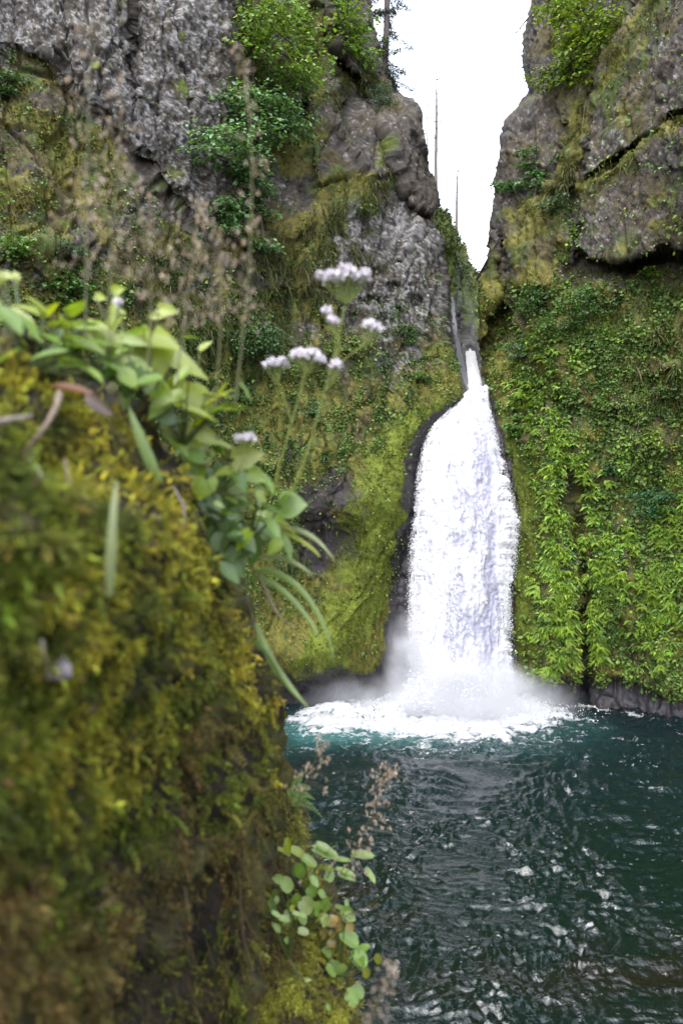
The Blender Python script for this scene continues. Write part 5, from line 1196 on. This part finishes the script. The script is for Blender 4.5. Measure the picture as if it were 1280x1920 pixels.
# dead leaf and pebble
o = at(140, 735, .86); t = thing('dead_leaf', o, 'reddish brown curled dead leaf lying on top of the boulder', 'dead leaf'); o = np.array(t.location)
add_leaf(t, o, at(92, 722, .88), at(178, 752, .84), 34 / FPX * .86, .35, (0.19, 0.085, 0.055), 'ovate', 'blade', cup=.3, droop=-.1)
add_leaf(t, o, at(160, 735, .9), at(215, 775, .9), 30 / FPX * .9, .3, (0.13, 0.07, 0.05), 'ovate', 'blade', cup=-.3)
def pebble(px, py, d, r, col, label):
    u, v = np.meshgrid(np.linspace(0, 2 * np.pi, 20, endpoint=False), np.linspace(0.02, np.pi - .02, 12)); q = np.stack([np.cos(u) * np.sin(v), np.sin(u) * np.sin(v), np.cos(v)], -1)
    q = q * (1 + .25 * fbm(q.reshape(-1, 3) * 1.6, 3, 77).reshape(q.shape[:2]))[..., None] * np.array([1, .8, 1.15]) * r
    f = np.array([[i * 20 + j, i * 20 + (j + 1) % 20, (i + 1) * 20 + (j + 1) % 20, (i + 1) * 20 + j] for i in range(11) for j in range(20)])
    n = fbm(q.reshape(-1, 3) / r * 2, 3, 78)[:, None]; C = np.asarray(col) * (1 + .5 * n)
    ob = link('pebble', new_mesh('pebble', q.reshape(-1, 3), f, np.clip(C, .02, .8), True), M_TWIG, None, label, 'stone'); ob.location = at(px, py, d)
p, nn = WB.pos(115, 1255); pebble(115, 1255, p[1] - .005, .011, (0.38, 0.33, 0.36), 'small pale grey stone caught in the moss at lower left')

# ------------------------------------------------------------------ flowering stems with pale lilac umbels
def umbel(parent, o, c, r, node, ray=True, n=46):
    """flat-domed cluster of tiny flowers at c, rays from node"""
    S = Soup(); k = n; a = rng.uniform(0, 2 * np.pi, k); rr = r * np.sqrt(rng.random(k))
    q = c + np.stack([np.cos(a) * rr, np.sin(a) * rr * .8, 0.8 * r * (1 - (rr / r) ** 2) + rng.normal(0, .16 * r, k)], -1)
    for j in range(9):
        S.add(*cards(q + rnd3(k, .0014), UP + rnd3(k, .6) + np.array([0, -.5, 0]), rnd3(k, 1) + UP * .3, .0032, .0046, tint(k, (0.88, 0.80, 0.90), .08, .02), .2))
    u = link('umbel', S.mesh('umbel', origin=o), M_PETAL, parent)
    if ray:
        S = Soup()
        for j in range(0, k, 6): S.add(*stem_geom([node, (node + q[j]) / 2 + np.array([(q[j] - node)[0] * .12, 0, -.002]), q[j]], .0007, .0005, (0.22, 0.28, 0.06), 4, 5)[0])
        link('rays', S.mesh('rays', origin=o), M_GRASS, u)
def flower(label, root, depth, main, heads, branches):
    o = at(root[0], root[1], depth); t = thing('flowering_stem', o, label, 'flower', 'lilac umbel flowers above the boulder'); o = np.array(t.location)
    S = Soup(); g, _ = stem_geom([at(x, y, depth) for x, y in main], 0.0017, .0012, (0.26, 0.32, 0.05), 6, 16); S.add(*g); st = link('stem', S.mesh('stem', True, o), M_GRASS, t)
    for br in branches: S = Soup(); g, _ = stem_geom([at(x, y, depth) for x, y in br], .0014, .0010, (0.26, 0.32, 0.05), 5, 10); S.add(*g); link('side_branch', S.mesh('side_branch', True, o), M_GRASS, st)
    for (x, y, rpx, nx, ny, n) in heads: umbel(t, o, at(x, y, depth), rpx * .74 / FPX * depth, at(nx, ny, depth), True, n)
flower('tall flowering stem carrying the highest broad lilac umbel', (540, 930), 1.16, [(540, 930), (578, 840), (620, 690), (646, 575)], [(622, 524, 26, 645, 568, 40), (650, 520, 30, 647, 570, 50), (682, 522, 24, 650, 570, 36), (600, 520, 14, 640, 566, 16), (610, 585, 12, 636, 640, 18), (622, 604, 14, 636, 640, 20), (692, 610, 14, 672, 655, 20), (706, 618, 13, 674, 655, 18), (629, 688, 17, 622, 722, 34)], [[(628, 670), (636, 640), (618, 612)], [(618, 700), (650, 670), (676, 652)], [(612, 730), (622, 715), (628, 695)]])
flower('shorter flowering stem with a broad umbel and a small one to its left', (512, 930), 1.14, [(512, 930), (530, 850), (556, 760), (574, 680)], [(562, 668, 19, 572, 700, 36), (584, 670, 22, 572, 700, 44), (600, 676, 12, 574, 700, 16), (508, 684, 15, 518, 718, 30), (528, 682, 14, 520, 718, 26)], [[(546, 790), (530, 740), (519, 715)]])
flower('low single lilac flower cluster just above the round yellow leaf', (440, 900), 1.18, [(440, 900), (452, 870), (460, 832)], [(450, 824, 11, 458, 838, 16), (468, 822, 14, 460, 838, 22)], [])
flower('tiny pale flower bud high above the boulder leaves at left', (212, 650), 1.0, [(212, 650), (215, 600), (221, 572)], [(221, 567, 7, 221, 578, 10)], [])

# ------------------------------------------------------------------ dry seed heads
def panicle(label, depth, path, y0, y1, jx, n, size=.0095, group='dry grass seed heads in front of the left cliff', per=2, col=(0.45, 0.365, 0.31), bow=0):
    o = at(path[0][0], path[0][1], depth); t = thing('seed_head_grass', o, label, 'grass', group); o = np.array(t.location)
    (g, q) = stem_geom([at(x, y, depth) for x, y in path], .0014, .0006, (0.17, 0.17, 0.06), 5, 24); S = Soup(); S.add(*g); st = link('stem', S.mesh('stem', True, o), M_GRASS, t)
    ypx = 960 - (q[:, 2] - CAM_H) / q[:, 1] * FPX; xpx = 640 + q[:, 0] / q[:, 1] * FPX
    od = np.argsort(ypx); clusters = 5
    tops = rng.random(n); ys = y0 + (y1 - y0) * tops
    for cidx in range(clusters):
        sel = (ys >= y0 + (y1 - y0) * cidx / clusters) & (ys < y0 + (y1 - y0) * (cidx + 1) / clusters)
        if not sel.any(): continue
        SS, SB = Soup(), Soup()
        for yy in ys[sel]:
            sx = np.interp(yy, ypx[od], xpx[od]); x = sx + rng.normal(0, jx) * (0.35 + 0.65 * (yy - y0) / (y1 - y0))
            c0 = at(x, yy + abs(x - sx) * .15, depth + rng.normal(0, .03)); a0 = at(sx, yy - abs(x - sx) * .55 + 16, depth)
            SB.add(*tube(np.array([a0, (a0 + c0) / 2 + np.array([0, 0, .006]), c0]), .00035, (0.20, 0.15, 0.11), 3))
            k = per; qq = c0 + rnd3(k, .0035)
            SS.add(*cards(qq, rnd3(k, .6) + np.array([0, -1, 0]), rnd3(k, .35) + np.array([0, 0, -1.0]), size * .42, size * rng.uniform(.7, 1.2, k), tint(k, col, .2, .05), .3))
        sh = link('seed_head', SS.mesh('seed_head', origin=o), M_SEED, t); link('seed_stalks', SB.mesh('seed_stalks', origin=o), M_TWIG, sh)
panicle('tall blurred seed head reaching almost to the top left corner', .86, [(160, 640), (162, 450), (165, 250), (172, 40)], 20, 520, 46, 46)
panicle('seed head second from the left, its yellow stalk rising past the tiny bud', .92, [(207, 650), (207, 480), (222, 300), (228, 140)], 130, 510, 34, 42)
panicle('blurred seed head between the left pair and the dense clump', .90, [(275, 700), (282, 560), (270, 440), (255, 360)], 330, 570, 36, 32)
panicle('dense brown seed head left of the thin straight one', .98, [(332, 720), (345, 600), (362, 480), (372, 370)], 360, 610, 38, 56)
panicle('broad brown seed head in the middle of the dense clump', .98, [(405, 760), (412, 640), (415, 520), (400, 410)], 400, 600, 40, 50)
panicle('tall thin seed head nearest the maple leaves', .94, [(440, 760), (462, 560), (472, 330), (452, 90)], 70, 580, 19, 40)
panicle('seed head in sharp outline over the dark water below the boulder', 1.95, [(588, 1800), (640, 1660), (690, 1540), (733, 1425)], 1430, 1640, 28, 76, .012, 'dry seed heads over the water', 4, (0.60, 0.48, 0.39))
panicle('small seed head over the foam edge beside the boulder rim', 1.8, [(552, 1520), (580, 1450), (605, 1390)], 1375, 1480, 22, 34, .012, 'dry seed heads over the water', 4, (0.60, 0.48, 0.39))
panicle('soft blurred seed head low at the bottom over the water', 0.9, [(650, 2000), (700, 1900), (735, 1800)], 1790, 1920, 20, 24, .008, 'dry seed heads over the water', 3)
panicle('thin reddish seed stalk sticking out right of the round leaves', 2.0, [(640, 1720), (690, 1700), (712, 1680)], 1690, 1720, 12, 16, .010, 'dry seed heads over the water', 2, (0.25, 0.16, 0.08))

# ------------------------------------------------------------------ round-leaved plants on the ledge
R1 = (0.33, 0.48, 0.12); R2 = (0.27, 0.44, 0.08); R3 = (0.40, 0.50, 0.15)
def round_plant(label, root, depth, leaves):
    leaves = [(bx, by, bx + (tx - bx) * .74, by + (ty - by) * .74, w * .74, f, c_, dz) for (bx, by, tx, ty, w, f, c_, dz) in leaves]
    return plant(label, root, depth, leaves, 'round', 'round-leaved plants on the ledge', 'round_leaved_plant', 15, 18, 1.0)
round_plant('round-leaved plant whose long leaves reach out over the water', (585, 1700), 2.15, [(590, 1592, 650, 1612, 34, .3, R1, 0), (545, 1592, 585, 1610, 24, .5, LG, .02), (560, 1620, 562, 1655, 36, .7, LB, .0), (600, 1625, 635, 1632, 22, .25, LG, .0), (632, 1630, 678, 1645, 20, .3, R1, .03), (610, 1640, 632, 1650, 30, .5, R1, .0), (570, 1608, 600, 1630, 26, .4, R2, .0), (580, 1640, 600, 1660, 24, .5, R2, .0)])
round_plant('cluster of pale scalloped leaves in the middle of the ledge', (565, 1760), 2.08, [(530, 1650, 552, 1680, 34, .65, R1, 0), (565, 1690, 592, 1718, 42, .7, R3, -.02), (580, 1665, 592, 1690, 30, .6, LB, .0), (615, 1690, 600, 1715, 32, .5, R2, .02), (515, 1645, 535, 1660, 26, .4, R1, .0), (515, 1685, 525, 1695, 18, .6, R1, .0), (505, 1690, 520, 1715, 22, .6, LB, .0), (560, 1680, 545, 1705, 24, .5, R2, .0), (605, 1720, 618, 1742, 30, .5, R3, .0), (560, 1715, 580, 1740, 26, .5, R1, -.02)])
round_plant('scattered small round leaves low against the boulder', (540, 1800), 2.0, [(524, 1722, 554, 1728, 18, .6, R1, 0), (560, 1745, 586, 1752, 20, .65, R3, .0), (545, 1700, 552, 1712, 16, .6, LG, .0), (515, 1740, 530, 1752, 16, .6, R1, .0), (535, 1760, 545, 1772, 14, .6, R2, .0), (520, 1845, 550, 1875, 34, .7, R2, -.02), (530, 1840, 545, 1850, 18, .5, R2, .0), (575, 1860, 585, 1875, 13, .7, R3, .0), (612, 1885, 622, 1900, 13, .7, R2, .0)])
round_plant('big glossy round leaves on the outer edge of the ledge', (640, 1830), 2.1, [(640, 1750, 685, 1780, 40, .55, R2, 0), (645, 1705, 662, 1738, 34, .6, R2, .02), (665, 1790, 698, 1815, 36, .6, R2, .0), (670, 1800, 690, 1825, 26, .8, (0.26, 0.29, 0.03), .03), (605, 1780, 628, 1798, 28, .6, R1, .0), (618, 1808, 655, 1830, 30, .5, R2, .0), (650, 1862, 680, 1890, 40, .75, R2, -.02), (630, 1700, 668, 1716, 16, .3, R2, .04)])
t = round_plant('yellowing plant with orange-edged leaves among the green round leaves', (600, 1780), 2.1, [(604, 1722, 636, 1740, 24, .5, (0.42, 0.30, 0.08), 0), (604, 1745, 618, 1768, 22, .7, (0.28, 0.22, 0.02), .0), (625, 1735, 640, 1735, 14, .5, (0.42, 0.26, 0.10), .0)])
# little fern at the notch between boulder and ledge
o = at(545, 1500, 2.6); t = thing('fern', o, 'small bright fern in the notch where boulder meets water', 'fern'); o = np.array(t.location)
for (x, y) in [(572, 1448), (580, 1475), (562, 1462), (590, 1500), (605, 1535)]:
    tip = at(x, y, 2.6); k = 14; tt = (np.arange(k) + 1) / k; q = o + (tip - o) * tt[:, None] + UP * (.02 * np.sin(np.pi * tt))[:, None]; ax = unit(tip - o); sd_ = unit(np.cross(ax, VIEW(o))); S = Soup()
    S.add(*tube(np.vstack([o, q]), .0012, (0.12, 0.16, 0.04), 4))
    for s in (-1, 1): S.add(*cards(q, np.tile(-VIEW(o), (k, 1)) + rnd3(k, .1), np.tile(ax * .5 + sd_ * s, (k, 1)), .008, .030 * (1.05 - tt), tint(k, (0.13, 0.24, 0.03), .1), .1))
    link('frond', S.mesh('frond', origin=o), M_LEAF, t)
